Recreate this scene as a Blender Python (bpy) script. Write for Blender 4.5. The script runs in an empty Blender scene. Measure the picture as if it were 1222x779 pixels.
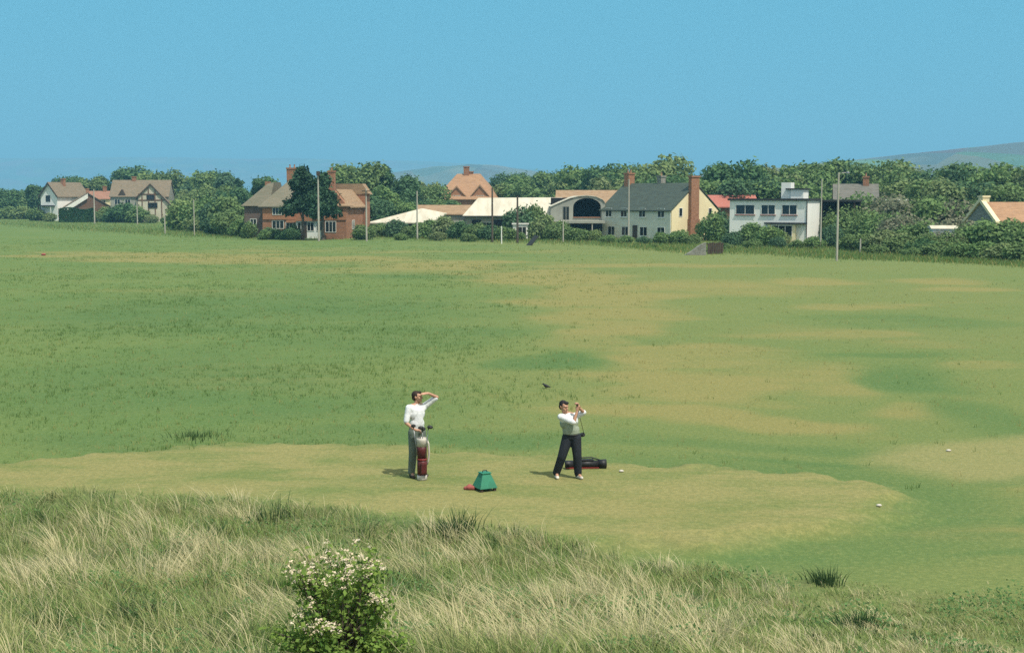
import bpy, bmesh, math, random
import numpy as np
from mathutils import Vector, Matrix

R = math.radians
S = bpy.context.scene
C = S.collection
rng = np.random.default_rng(11)
random.seed(5)

# ------------------------------------------------------------------ camera model (photo pixels 1222 x 779)
F, CX, CY, EYE, HOR = 1600.0, 611.0, 389.5, 5.8, 237.0
PITCH = math.atan((CY - HOR) / F)
cp, sp = math.cos(PITCH), math.sin(PITCH)

def ray(px, py):
    u, v = (px - CX) / F, (CY - py) / F
    return Vector((u, cp + v * sp, -sp + v * cp))

def onz(px, py, z=0.0):
    d = ray(px, py)
    t = (z - EYE) / d.z
    return Vector((d.x * t, d.y * t, z))

def onY(px, py, Y):
    d = ray(px, py)
    t = Y / d.y
    return Vector((d.x * t, Y, EYE + d.z * t))

def zat(py, Y):
    return onY(CX, py, Y).z

def xat(px, Y, py=250):
    return onY(px, py, Y).x

# ------------------------------------------------------------------ object helpers
def empty(name, loc, rz=0.0, label=None, cat=None, group=None):
    o = bpy.data.objects.new(name, None)
    C.objects.link(o)
    o.location = loc
    o.rotation_euler = (0, 0, rz)
    o.empty_display_size = 0.2
    tag(o, label, cat, group)
    return o

def tag(o, label=None, cat=None, group=None, kind=None):
    if label: o['label'] = label
    if cat: o['category'] = cat
    if group: o['group'] = group
    if kind: o['kind'] = kind
    return o

def copy_tree(o, parent=None):
    c = o.copy()
    C.objects.link(c)
    if parent: c.parent = parent
    for ch in [x for x in o.children]:
        copy_tree(ch, c)
    return c

def link_mesh(name, me, mat, parent=None, smooth=False):
    o = bpy.data.objects.new(name, me)
    C.objects.link(o)
    if parent: o.parent = parent
    if mat and not me.materials: me.materials.append(mat)
    if smooth:
        me.polygons.foreach_set('use_smooth', [True] * len(me.polygons))
    return o

class MB:
    """collects shapes and links them as one mesh object"""
    def __init__(s): s.v = []; s.f = []
    def add(s, vs, fs):
        b = len(s.v)
        s.v += [tuple(v) for v in vs]
        s.f += [tuple(b + i for i in f) for f in fs]
        return s
    def box(s, a, b):
        x0, y0, z0 = a; x1, y1, z1 = b
        return s.add([(x0,y0,z0),(x1,y0,z0),(x1,y1,z0),(x0,y1,z0),(x0,y0,z1),(x1,y0,z1),(x1,y1,z1),(x0,y1,z1)],
                     [(3,2,1,0),(4,5,6,7),(0,1,5,4),(1,2,6,5),(2,3,7,6),(3,0,4,7)])
    def prism(s, poly, axis, a, b):
        """poly: list of 2D pts (counter-clockwise), extruded along axis from a to b"""
        n = len(poly)
        def P(p, t):
            return {'x': (t, p[0], p[1]), 'y': (p[0], t, p[1]), 'z': (p[0], p[1], t)}[axis]
        vs = [P(p, a) for p in poly] + [P(p, b) for p in poly]
        fs = [tuple(range(n))[::-1], tuple(range(n, 2 * n))] + [(i, (i+1) % n, n + (i+1) % n, n + i) for i in range(n)]
        return s.add(vs, fs)
    def tube(s, pts, rad, n=8, cap=True):
        pts = [Vector(p) for p in pts]
        if not isinstance(rad, (list, tuple)): rad = [rad] * len(pts)
        base = len(s.v); up = None
        for i, p in enumerate(pts):
            d = (pts[min(i+1, len(pts)-1)] - pts[max(i-1, 0)]).normalized()
            if up is None:
                up = d.orthogonal().normalized()
            else:
                up = (up - d * up.dot(d)).normalized()
            w = d.cross(up)
            for k in range(n):
                a = 2 * math.pi * k / n
                q = p + (up * math.cos(a) + w * math.sin(a)) * rad[i]
                s.v.append(tuple(q))
        for i in range(len(pts) - 1):
            for k in range(n):
                a = base + i*n + k; b = base + i*n + (k+1) % n
                s.f.append((a, b, b + n, a + n))
        if cap:
            s.f.append(tuple(base + k for k in range(n))[::-1])
            s.f.append(tuple(base + (len(pts)-1)*n + k for k in range(n)))
        return s
    def lathe(s, prof, c=(0,0,0), n=16):
        base = len(s.v)
        for (r, z) in prof:
            for k in range(n):
                a = 2*math.pi*k/n
                s.v.append((c[0] + r*math.cos(a), c[1] + r*math.sin(a), c[2] + z))
        for i in range(len(prof)-1):
            for k in range(n):
                a = base + i*n + k; b = base + i*n + (k+1) % n
                s.f.append((a, b, b+n, a+n))
        s.f.append(tuple(base + k for k in range(n))[::-1])
        s.f.append(tuple(base + (len(prof)-1)*n + k for k in range(n)))
        return s
    def ellipsoid(s, c, r, n=14, m=8, rot=None):
        base = len(s.v)
        M = rot or Matrix.Identity(3)
        c = Vector(c)
        s.v.append(tuple(c + M @ Vector((0, 0, -r[2]))))
        for i in range(1, m):
            t = -math.pi/2 + math.pi*i/m
            for k in range(n):
                a = 2*math.pi*k/n
                s.v.append(tuple(c + M @ Vector((r[0]*math.cos(t)*math.cos(a), r[1]*math.cos(t)*math.sin(a), r[2]*math.sin(t)))))
        s.v.append(tuple(c + M @ Vector((0, 0, r[2]))))
        top = len(s.v) - 1
        for k in range(n):
            s.f.append((base, base+1+(k+1) % n, base+1+k))
            s.f.append((top, base+1+(m-2)*n+k, base+1+(m-2)*n+(k+1) % n))
        for i in range(m-2):
            for k in range(n):
                a = base+1+i*n+k; b = base+1+i*n+(k+1) % n
                s.f.append((a, b, b+n, a+n))
        return s
    def capsule(s, p0, p1, r0, r1, n=12):
        p0, p1 = Vector(p0), Vector(p1)
        d = (p1-p0).normalized()
        pts, rad = [], []
        for t in (85, 60, 30):
            pts.append(p0 - d*r0*math.sin(R(t))); rad.append(r0*math.cos(R(t)))
        pts += [p0, p1]; rad += [r0, r1]
        for t in (30, 60, 85):
            pts.append(p1 + d*r1*math.sin(R(t))); rad.append(r1*math.cos(R(t)))
        return s.tube(pts, rad, n)
    def mesh(s, name):
        me = bpy.data.meshes.new(name)
        me.from_pydata(s.v, [], s.f)
        me.update()
        return me
    def build(s, name, mat, parent=None, smooth=False, bevel=0.0):
        me = s.mesh(name)
        if bevel:
            bm = bmesh.new(); bm.from_mesh(me)
            bmesh.ops.bevel(bm, geom=bm.edges[:], offset=bevel, segments=2, affect='EDGES', profile=0.6)
            bm.to_mesh(me); bm.free()
        return link_mesh(name, me, mat, parent, smooth)
    def fused(s, name, mat, parent, voxel, smooth=3):
        """one continuous skin grown round all shapes collected"""
        me = s.mesh(name + '_raw')
        o = bpy.data.objects.new('raw', me); C.objects.link(o)
        m = o.modifiers.new('r', 'REMESH'); m.mode = 'VOXEL'; m.voxel_size = voxel; m.adaptivity = 0
        m2 = o.modifiers.new('s', 'SMOOTH'); m2.factor = 0.5; m2.iterations = smooth
        dg = bpy.context.evaluated_depsgraph_get()
        out = bpy.data.meshes.new_from_object(o.evaluated_get(dg))
        bpy.data.objects.remove(o); bpy.data.meshes.remove(me)
        out.name = name
        out.materials.clear()
        return link_mesh(name, out, mat, parent, True)

# ------------------------------------------------------------------ materials
def lin(r, g, b):
    f = lambda c: (c/255/12.92 if c/255 <= 0.04045 else ((c/255+0.055)/1.055)**2.4)
    return (f(r), f(g), f(b), 1.0)

def newmat(name):
    m = bpy.data.materials.new(name); m.use_nodes = True
    nt = m.node_tree; nt.nodes.clear()
    return m, nt

def N(nt, typ, **kw):
    n = nt.nodes.new(typ)
    for k, v in kw.items():
        if k.startswith('_'): setattr(n, k[1:], v)
        else: n.inputs[k].default_value = v
    return n

def mixc(nt, fac, a, b, mode='MIX'):
    n = nt.nodes.new('ShaderNodeMix'); n.data_type = 'RGBA'; n.blend_type = mode
    for sock, val in ((n.inputs['Factor'], fac), (n.inputs[6], a), (n.inputs[7], b)):
        if isinstance(val, (int, float)): sock.default_value = val
        elif isinstance(val, tuple): sock.default_value = val
        else: nt.links.new(val, sock)
    return n.outputs[2]

def math_n(nt, op, a, b=None, clamp=False):
    n = nt.nodes.new('ShaderNodeMath'); n.operation = op; n.use_clamp = clamp
    for i, v in enumerate((a, b)):
        if v is None: continue
        if isinstance(v, (int, float)): n.inputs[i].default_value = v
        else: nt.links.new(v, n.inputs[i])
    return n.outputs[0]

def noise(nt, vec, scale, detail=3, rough=0.6):
    n = N(nt, 'ShaderNodeTexNoise', Scale=scale, Detail=detail, Roughness=rough)
    if vec: nt.links.new(vec, n.inputs['Vector'])
    return n.outputs['Fac']

def ramp(nt, fac, p0, p1):
    n = nt.nodes.new('ShaderNodeMapRange'); n.interpolation_type = 'SMOOTHSTEP'
    n.inputs[1].default_value = p0; n.inputs[2].default_value = p1
    nt.links.new(fac, n.inputs[0])
    return n.outputs[0]

def scaled(nt, vec, s):
    n = nt.nodes.new('ShaderNodeMapping'); n.inputs['Scale'].default_value = s
    nt.links.new(vec, n.inputs['Vector'])
    return n.outputs[0]

def surf(name, col, col2=None, scale=1.5, stretch=(1,1,1), rough=0.85, bump=0.0, metal=0.0, fine=14.0, spec=0.3):
    m, nt = newmat(name)
    tc = nt.nodes.new('ShaderNodeTexCoord')
    v = scaled(nt, tc.outputs['Object'], stretch)
    col2 = col2 or tuple(c*0.65 for c in col[:3]) + (1,)
    n1 = ramp(nt, noise(nt, v, scale, 4), 0.35, 0.68)
    n2 = noise(nt, v, fine, 2)
    c = mixc(nt, n1, col, col2)
    c = mixc(nt, math_n(nt, 'MULTIPLY', n2, 0.35), c, tuple(x*0.45 for x in col[:3]) + (1,))
    bs = N(nt, 'ShaderNodeBsdfPrincipled', Roughness=rough, Metallic=metal)
    bs.inputs['Specular IOR Level'].default_value = spec
    nt.links.new(c, bs.inputs['Base Color'])
    if bump:
        b = N(nt, 'ShaderNodeBump', Strength=.35 if bump > .8 else bump, Distance=0.02 if bump > .8 else 0.05)
        nt.links.new(n1 if bump > .8 else n2, b.inputs['Height']); nt.links.new(b.outputs[0], bs.inputs['Normal'])
    out = nt.nodes.new('ShaderNodeOutputMaterial')
    nt.links.new(bs.outputs[0], out.inputs[0])
    return m

def leafmat(name, a, b, c, trans=0.25, scale=0.6, rnd=0.9, fine=0.5):
    """foliage: three leaf colours in clumps, each plant a little different"""
    m, nt = newmat(name)
    tc = nt.nodes.new('ShaderNodeTexCoord'); oi = nt.nodes.new('ShaderNodeObjectInfo')
    geo = nt.nodes.new('ShaderNodeNewGeometry')
    n1 = ramp(nt, noise(nt, tc.outputs['Object'], scale, 3), 0.38, 0.64)
    col = mixc(nt, n1, a, b)
    col = mixc(nt, math_n(nt, 'MULTIPLY', oi.outputs['Random'], rnd), col, c)
    isl = geo.outputs['Random Per Island']
    col = mixc(nt, math_n(nt, 'MULTIPLY', isl, fine), col, tuple(x*1.7 for x in b[:3]) + (1,))
    d = nt.nodes.new('ShaderNodeBsdfDiffuse'); t = nt.nodes.new('ShaderNodeBsdfTranslucent')
    nt.links.new(col, d.inputs[0]); nt.links.new(col, t.inputs[0])
    mx = nt.nodes.new('ShaderNodeMixShader'); mx.inputs[0].default_value = trans
    nt.links.new(d.outputs[0], mx.inputs[1]); nt.links.new(t.outputs[0], mx.inputs[2])
    out = nt.nodes.new('ShaderNodeOutputMaterial'); nt.links.new(mx.outputs[0], out.inputs[0])
    return m

M = {}
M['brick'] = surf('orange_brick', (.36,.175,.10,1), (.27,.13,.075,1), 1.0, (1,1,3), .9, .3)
M['brick_dark'] = surf('brown_and_shaded_brick', (.16,.11,.09,1), (.11,.085,.075,1), 1.5, (1,1,3), .9, .3)  # barn brick; on the side wing the darker tone is painted shade
M['brick_stack'] = surf('red_brick', (.36,.18,.10,1), (.25,.12,.07,1), 1.6, (1,1,4), .9, .4)
M['tile_hung'] = surf('hung_tile', (.42,.20,.105,1), (.32,.145,.078,1), 2.0, (1,1,6), .85, .3)
M['roof_brown'] = surf('weathered_tile', (.22,.17,.115,1), (.15,.13,.09,1), 1.0, (1,1,5), .9, .4)
M['roof_olive'] = surf('mossy_tile', (.20,.175,.125,1), (.15,.145,.10,1), 0.9, (1,1,5), .9, .4)
M['roof_tan'] = surf('tan_tile', (.35,.235,.14,1), (.26,.17,.10,1), 1.0, (1,1,5), .9, .4)
M['roof_red_brown'] = surf('red_brown_tile', (.34,.17,.11,1), (.24,.13,.09,1), 1.0, (1,1,5), .9, .4)
M['cream_plaster'] = surf('cream_plaster', (.58,.53,.41,1), (.48,.43,.33,1), .6, (1,1,1), .9)
M['roof_orange'] = surf('orange_tile', (.40,.235,.135,1), (.30,.175,.10,1), 0.9, (1,1,6), .9, .4)
M['roof_red'] = surf('red_sheet', (.42,.15,.11,1), (.36,.12,.09,1), 0.8, (4,4,1), .7, .2)
M['roof_slate'] = surf('green_slate', (.065,.085,.065,1), (.045,.06,.05,1), 0.9, (1,1,6), .7, .4)
M['roof_grey'] = surf('grey_thatch', (.17,.16,.14,1), (.12,.12,.10,1), 0.9, (1,1,5), .9, .4)
M['sheet_white'] = surf('pale_sheet', (.62,.57,.45,1), (.50,.44,.33,1), 0.35, (3,.4,1), .6, .1)
M['white'] = surf('white_render', (.83,.82,.77,1), (.76,.76,.71,1), 0.5, (1,1,.6), .8, .1)
M['white_trim'] = surf('white_paint', (.78,.77,.70,1), (.7,.69,.62,1), 1.2, (1,1,1), .5)
M['cream'] = surf('cream_render', (.82,.70,.44,1), (.74,.62,.38,1), 0.5, (1,1,.6), .85, .1)
M['pebble'] = surf('grey_pebbledash', (.68,.66,.56,1), (.60,.59,.50,1), 0.8, (1,1,1), .9, .3)
M['pale_grey'] = surf('pale_grey_render', (.35,.35,.29,1), (.27,.27,.23,1), 0.5, (1,1,1), .9, .2)
M['stone'] = surf('rough_stone', (.29,.28,.24,1), (.17,.165,.14,1), 2.2, (1,1,1.5), .95, .6)
M['timber'] = surf('dark_timber', (.07,.05,.035,1), (.05,.035,.025,1), 3, (1,1,.3), .8)
M['timber_brown'] = surf('brown_boards', (.18,.10,.06,1), (.12,.07,.045,1), 3, (4,4,.4), .85)
M['dark'] = surf('interior_shade', (.018,.017,.02,1), (.012,.012,.014,1), 2, (1,1,1), .9)  # near-black colour stands in for shade inside openings and recesses
M['felt'] = surf('black_felt', (.035,.037,.037,1), (.025,.026,.026,1), 2, (1,1,1), .8)
M['red_sill'] = surf('red_sill_paint', (.30,.07,.05,1), (.24,.05,.04,1), 2, (1,1,1), .6)
M['pole'] = surf('weathered_pole', (.46,.43,.36,1), (.34,.31,.26,1), 2.0, (1,1,.2), .85)
M['pole_dark'] = surf('creosoted_pole', (.10,.08,.06,1), (.07,.055,.045,1), 2.0, (1,1,.2), .85)
M['bark'] = surf('grey_bark', (.16,.13,.10,1), (.10,.08,.06,1), 3, (1,1,.3), .95, .5)
M['pot'] = surf('clay_pot', (.40,.22,.13,1), (.3,.16,.1,1), 3, (1,1,1), .85)
M['metal'] = surf('dull_steel', (.35,.35,.34,1), (.25,.25,.25,1), 4, (1,1,1), .35, 0, .9)
gl, nt = newmat('window_glass')
_b = N(nt, 'ShaderNodeBsdfPrincipled', Roughness=0.08); _b.inputs['Base Color'].default_value = (.012,.014,.016,1)
_o = nt.nodes.new('ShaderNodeOutputMaterial'); nt.links.new(_b.outputs[0], _o.inputs[0])
M['glass'] = gl

M['leaf_mid'] = leafmat('broad_leaves', (.098,.182,.066,1), (.148,.220,.080,1), (.115,.160,.070,1), .3)
M['leaf_dark'] = leafmat('dark_leaves', (.056,.122,.053,1), (.092,.160,.064,1), (.070,.125,.085,1), .3)
M['leaf_light'] = leafmat('light_leaves', (.132,.208,.072,1), (.178,.235,.088,1), (.165,.195,.11,1), .3)
M['leaf_grey'] = leafmat('grey_twigs', (.16,.175,.115,1), (.21,.195,.14,1), (.12,.16,.085,1), .35)
M['needle'] = leafmat('needles', (.026,.062,.036,1), (.046,.088,.044,1), (.028,.06,.036,1), .15)
M['hedge_leaf'] = leafmat('clipped_hedge', (.022,.060,.025,1), (.04,.085,.03,1), (.022,.06,.025,1), .15)

# ------------------------------------------------------------------ world, sun
SUN_EL, SUN_AZ = R(60), R(48)              # azimuth measured from +X towards the camera side (-Y)
to_sun = Vector((math.cos(SUN_EL)*math.cos(SUN_AZ), -math.cos(SUN_EL)*math.sin(SUN_AZ), math.sin(SUN_EL)))
w = bpy.data.worlds.new('World'); S.world = w; w.use_nodes = True
nt = w.node_tree; nt.nodes.clear()
sky = nt.nodes.new('ShaderNodeTexSky'); sky.sky_type = 'NISHITA'; sky.sun_disc = False
sky.sun_elevation = SUN_EL
sky.sun_rotation = math.atan2(to_sun.x, to_sun.y)
sky.air_density = 1.0; sky.dust_density = 0.3; sky.ozone_density = 3.0
SKY_FLAT = (1.16, 4.6, 6.45, 1)
bg = nt.nodes.new('ShaderNodeBackground'); bg.inputs['Strength'].default_value = 0.1
skc = mixc(nt, 0.90, sky.outputs[0], SKY_FLAT)
tcw = nt.nodes.new('ShaderNodeTexCoord'); vd = nt.nodes.new('ShaderNodeVectorMath'); vd.operation = 'DOT_PRODUCT'
nt.links.new(tcw.outputs['Generated'], vd.inputs[0]); vd.inputs[1].default_value = tuple(to_sun)
skc = mixc(nt, ramp(nt, vd.outputs['Value'], .0, .85), skc, (9.5, 9.3, 8.6, 1))
nt.links.new(skc, bg.inputs['Color'])
wo = nt.nodes.new('ShaderNodeOutputWorld'); nt.links.new(bg.outputs[0], wo.inputs[0])
sl = bpy.data.lights.new('sun', 'SUN'); sl.energy = 4.9; sl.angle = R(0.55); sl.color = (1.0, .95, .85)
so = bpy.data.objects.new('sun', sl); C.objects.link(so)
so.rotation_euler = to_sun.to_track_quat('Z', 'Y').to_euler()
so.location = (60, -60, 120)

cam = bpy.data.cameras.new('camera'); co = bpy.data.objects.new('camera', cam); C.objects.link(co)
cam.sensor_fit = 'HORIZONTAL'; cam.sensor_width = 36; cam.lens = 36 * F / 1222
cam.clip_start = 0.1; cam.clip_end = 40000
co.location = (0, 0, EYE); co.rotation_euler = (math.pi/2 - PITCH, 0, 0)
S.camera = co
S.view_settings.view_transform = 'Standard'; S.view_settings.look = 'None'
S.view_settings.exposure = 0.1; S.view_settings.gamma = 1.0
S.view_settings.use_curve_mapping = False
S.cycles.max_bounces = 6; S.cycles.volume_bounces = 0; S.cycles.transparent_max_bounces = 8
S.cycles.use_denoising = False

# ------------------------------------------------------------------ ground: one sheet to the horizon
DUNE_EDGE = [(-300,590),(-100,598),(0,604),(60,604),(120,598),(200,604),(300,614),(400,620),(470,630),(560,646),(640,657),(700,666),
             (760,674),(850,677),(900,684),(1000,692),(1100,704),(1222,722),(1500,770)]
_de = np.array([tuple(onz(x, y))[:2] for x, y in DUNE_EDGE])
# as function of bearing t = X/Y -> Y of edge
_dt, _dy = _de[:,0]/_de[:,1], _de[:,1]

def vnoise(x, y, seed=0):
    """smooth value noise on a unit lattice"""
    xi, yi = np.floor(x).astype(np.int64), np.floor(y).astype(np.int64)
    fx, fy = x-xi, y-yi
    fx = fx*fx*(3-2*fx); fy = fy*fy*(3-2*fy)
    def h(a, b):
        n = (a*374761393 + b*668265263 + seed*982451653) & 0x7fffffff
        n = ((n ^ (n >> 13)) * 1274126177) & 0x7fffffff
        return ((n ^ (n >> 16)) & 0xffff) / 65535.0
    return (h(xi,yi)*(1-fx)+h(xi+1,yi)*fx)*(1-fy) + (h(xi,yi+1)*(1-fx)+h(xi+1,yi+1)*fx)*fy

def fbm(x, y, seed=0, o=4):
    s = 0; a = .5
    for i in range(o):
        s = s + a*vnoise(x*2**i, y*2**i, seed+i); a *= .5
    return s/(1-.5**o)

def sstep(a, b, x):
    t = np.clip((x-a)/(b-a), 0, 1); return t*t*(3-2*t)

def dune_depth(X, Y):
    """metres nearer than the dune-grass edge (positive inside the dune)"""
    t = X/np.maximum(Y, 6.0)
    return np.interp(t, _dt, _dy) - Y + (fbm(X*.55, Y*.55, 40, 3)-.5)*1.6

def height(X, Y):
    X = np.asarray(X, float); Y = np.asarray(Y, float)
    s = np.maximum(dune_depth(X, Y), 0)
    q = np.clip(24.5-Y, 0, 20)
    d = 0.0095*q*q*sstep(0, 5, s)
    d = np.minimum(d, 3.9)*(1-.25*sstep(.1, .5, X/np.maximum(Y, 6)))
    hum = (fbm(X*.5, Y*.5, 3, 3)-.5)*0.5*sstep(0, 3, s)*sstep(0, 10, Y)
    tee = 0.22*tee_mask(X, Y)*(1-sstep(0, 1.5, s))
    roll = (fbm(X*.03, Y*.03, 9, 2)-.5)*0.5*sstep(34, 60, Y)*(1-sstep(120, 170, Y))
    return d + hum + tee + roll

TEE = [(-140,566),(0,560),(100,550),(200,541),(300,536),(400,535),(500,541),(560,546),(640,552),(720,559),(800,562),(900,567),(1000,577),
       (1060,587),(1095,603),(1080,618),(1030,633),(960,646),(880,659),(800,668),(740,676),(600,690),(400,650),(200,620),(-140,600)]
_tp = np.array([tuple(onz(x, y))[:2] for x, y in TEE])
TEE2 = [(1020,548),(1060,536),(1130,525),(1240,515),(1330,520),(1330,565),(1240,575),(1150,572),(1070,563)]
_tp2 = np.array([tuple(onz(x, y))[:2] for x, y in TEE2])

def sdpoly(X, Y, P):
    d = np.full(X.shape, 1e9); ins = np.zeros(X.shape, bool)
    n = len(P)
    for i in range(n):
        ax, ay = P[i]; bx, by = P[(i+1) % n]
        ex, ey = bx-ax, by-ay
        t = np.clip(((X-ax)*ex+(Y-ay)*ey)/(ex*ex+ey*ey), 0, 1)
        d = np.minimum(d, np.hypot(X-ax-t*ex, Y-ay-t*ey))
        c = ((ay > Y) != (by > Y)) & (X < (bx-ax)*(Y-ay)/np.where(by == ay, 1e-9, by-ay)+ax)
        ins ^= c
    return np.where(ins, d, -d)

def tee_mask(X, Y):
    X = np.asarray(X, float); Y = np.asarray(Y, float)
    return sstep(-.55, .65, sdpoly(X, Y, _tp) + (fbm(X*1.3, Y*1.3, 21, 4)-.5)*1.5)

def tee2_mask(X, Y):
    return sstep(-.5, .9, sdpoly(np.asarray(X, float), np.asarray(Y, float), _tp2) + (fbm(X*.8, Y*.8, 22, 3)-.5)*1.2)

# patches of the course, given where the photo shows them (photo px: centre, half width, half height, strength)
STRAW = [(90,303,110,5,.8),(230,306,160,6,1.0),(380,311,160,7,1.0),(520,317,140,8,1.1),(640,330,110,12,1.1),(700,352,110,18,1.1),(720,380,110,22,1.1),
         (480,326,120,4,.6),(780,318,200,4,.7),(820,342,150,10,.8),(670,402,80,16,.8),(800,420,130,20,1.1),(780,452,140,20,1.1),(900,445,130,18,1.0),(740,482,90,14,1.0),
         (860,495,120,13,1.1),(960,457,80,13,.9),(930,505,70,10,.7),(960,335,80,5,.9),(1120,335,80,4,.7),(1060,365,80,5,.7),(1150,345,60,4,.6),
         (960,395,100,10,.8),(1080,410,90,9,.7),(1180,405,60,8,.5),(1020,478,80,8,.6),(730,430,50,14,.9),(350,298,140,3,.6),
         (1170,434,70,6,.6),(560,365,60,8,.4),(270,440,130,24,.35),(230,350,150,10,.3),(1000,650,100,16,.7),(1150,600,90,18,.7),(960,515,100,8,.5),
         (1130,660,100,24,.55),(900,300,400,3,.4),(1190,640,70,20,.5),(560,300,200,3,.5)]
GREEN = [(850,684,150,9,.9),(1000,655,80,10,.7),(1070,628,60,12,.8),(1130,600,80,10,.8),(1100,690,140,14,.6),(620,428,75,10,1.0),(280,370,320,30,.8),(200,450,220,50,.7),(420,480,170,30,.6),(560,520,200,16,.7),(820,525,220,10,.6),
         (880,548,180,7,.9),(1100,450,110,18,.7),(1150,490,100,20,.7),(1090,380,160,8,.5),(1010,425,90,5,.7),(760,405,40,5,.4),(430,400,160,16,.7),
         (1120,580,110,9,.7),(1150,620,90,14,.4),(200,520,200,24,.7),(470,330,130,4,.6),(1100,300,200,4,.5)]

def patches(X, Y, L):
    s = np.zeros(X.shape)
    for px, py, hw, hh, k in L:
        c = onz(px, py); a = onz(px+hw, py).x - c.x
        b0, b1 = onz(px, py-hh).y - c.y, c.y - onz(px, py+hh).y
        b = np.where(Y > c.y, b0, b1)
        d = np.hypot((X-c.x)/a, (Y-c.y)/b)
        s = np.maximum(s, k*(1-sstep(.35, 1.25, d)))
    return s

def make_ground():
    ts = np.concatenate([-np.geomspace(4, .62, 24)[:-1], np.linspace(-.6, .6, 470), np.geomspace(.62, 4, 24)[1:]])
    ys = np.concatenate([np.linspace(-60, 2, 12), np.linspace(4, 13, 36)[:-1], np.geomspace(13, 150, 320), np.geomspace(152, 700, 90)[1:], np.geomspace(720, 11800, 40)])
    T, Y = np.meshgrid(ts, ys)
    X = np.clip(T*np.maximum(Y, 12), -11800, 11800)
    Z = height(X.ravel(), Y.ravel()).reshape(X.shape)
    Z = np.where(Y > 200, 0.0, Z)
    nr, nc = X.shape
    V = np.stack([X, Y, Z], -1).reshape(-1, 3)
    i = np.arange(nr*nc).reshape(nr, nc)
    Q = np.stack([i[:-1,:-1], i[:-1,1:], i[1:,1:], i[1:,:-1]], -1).reshape(-1, 4)
    me = fast_mesh('ground', V, Q)
    Xf, Yf = X.ravel(), Y.ravel()
    wx = Xf + (fbm(Xf*.12, Yf*.12, 5)-.5)*9; wy = Yf + (fbm(Xf*.12+7, Yf*.12, 6)-.5)*9
    straw = patches(wx, wy, STRAW); green = patches(wx, wy, GREEN)
    big = fbm(Xf*.05, Yf*.05, 13, 4); mid = fbm(Xf*.25, Yf*.25, 14, 4)
    streak = fbm(Xf*.10, Yf*.22, 17, 4)
    straw = np.clip(straw*(.55+.9*mid)*(.75+.55*streak) + (streak-.5)*.9*(Yf < 170), 0, 1)
    green = np.clip(green*(.4+1.1*mid) , 0, 1)
    sd_ = sdpoly(Xf, Yf, _tp); rg = (1-sstep(.8, 3.0, -sd_))*(sd_ < .3)*sstep(-.02, .12, Xf/np.maximum(Yf, 6))*(Yf < 45)
    green = np.maximum(green, rg*(.25+.6*mid))
    straw = straw*(1-.9*green)
    s = dune_depth(Xf, Yf)
    right_ = sstep(.10, .26, Xf/np.maximum(Yf, 6))
    dune = sstep(-.3, .6, s)*(Yf < 40)*(1-.65*right_)
    tee = tee_mask(Xf, Yf)*(1-dune)
    tee2 = tee2_mask(Xf, Yf)*(1-dune)
    olive = sstep(-.16, .10, Xf/np.maximum(Yf, 6) + (fbm(Xf*.05, Yf*.05, 51, 3)-.5)*.3)*(.35+.9*fbm(Xf*.09, Yf*.16, 52, 4))*(1-.9*green)
    for nm, arr in (('olive', np.clip(olive, 0, 1)), ('straw', straw), ('green', green), ('dune', dune), ('tee', tee), ('tee2', tee2)):
        a = me.attributes.new(nm, 'FLOAT', 'POINT'); a.data.foreach_set('value', arr.astype(np.float32))
    return me

def fast_mesh(name, V, Q):
    me = bpy.data.meshes.new(name)
    V = np.asarray(V, np.float32); Q = np.asarray(Q, np.int32)
    k = Q.shape[1]
    me.vertices.add(len(V)); me.vertices.foreach_set('co', V.ravel())
    me.loops.add(Q.size); me.loops.foreach_set('vertex_index', Q.ravel())
    me.polygons.add(len(Q))
    me.polygons.foreach_set('loop_start', np.arange(0, Q.size, k, dtype=np.int32))
    me.update(calc_edges=True); me.validate()
    return me

G_GREEN, G_DEEP = (.108,.170,.050,1), (.078,.142,.044,1)
G_STRAW, G_TEE = (.235,.208,.074,1), (.250,.225,.088,1)
m, nt = newmat('turf')
tc = nt.nodes.new('ShaderNodeTexCoord'); P = tc.outputs['Object']
def attr(nm):
    a = nt.nodes.new('ShaderNodeAttribute'); a.attribute_name = nm; return a.outputs['Fac']
n_big = noise(nt, P, .12, 5); n_mid = noise(nt, P, 1.1, 5, .7); n_fin = noise(nt, P, 9, 4, .75); n_hair = noise(nt, P, 40, 2, .7)
col = mixc(nt, ramp(nt, n_big, .35, .65), G_GREEN, (.130,.180,.054,1))
col = mixc(nt, attr('olive'), col, (.158,.186,.060,1))
col = mixc(nt, attr('green'), col, G_DEEP)
n_sw = noise(nt, scaled(nt, P, (.18,1.1,1)), .8, 6, .75)
st = ramp(nt, math_n(nt, 'ADD', math_n(nt, 'MULTIPLY', attr('straw'), .9), math_n(nt, 'MULTIPLY', n_sw, .9)), .40, 1.48)
col = mixc(nt, st, col, G_STRAW)
t2 = math_n(nt, 'MULTIPLY', attr('tee2'), ramp(nt, n_mid, .05, .5))
col = mixc(nt, t2, col, (.24,.225,.09,1))
n_t = noise(nt, scaled(nt, P, (.35,.8,1)), 1.0, 5, .65)
tcol = mixc(nt, ramp(nt, n_t, .40, .66), G_TEE, (.150,.180,.056,1))
tcol = mixc(nt, math_n(nt, 'MULTIPLY', ramp(nt, n_big, .45, .7), .5), tcol, (.26,.22,.085,1))
col = mixc(nt, attr('tee'), col, tcol)
dcol = mixc(nt, ramp(nt, n_mid, .35, .65), (.085,.125,.045,1), (.20,.18,.09,1))
col = mixc(nt, attr('dune'), col, dcol)
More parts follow.
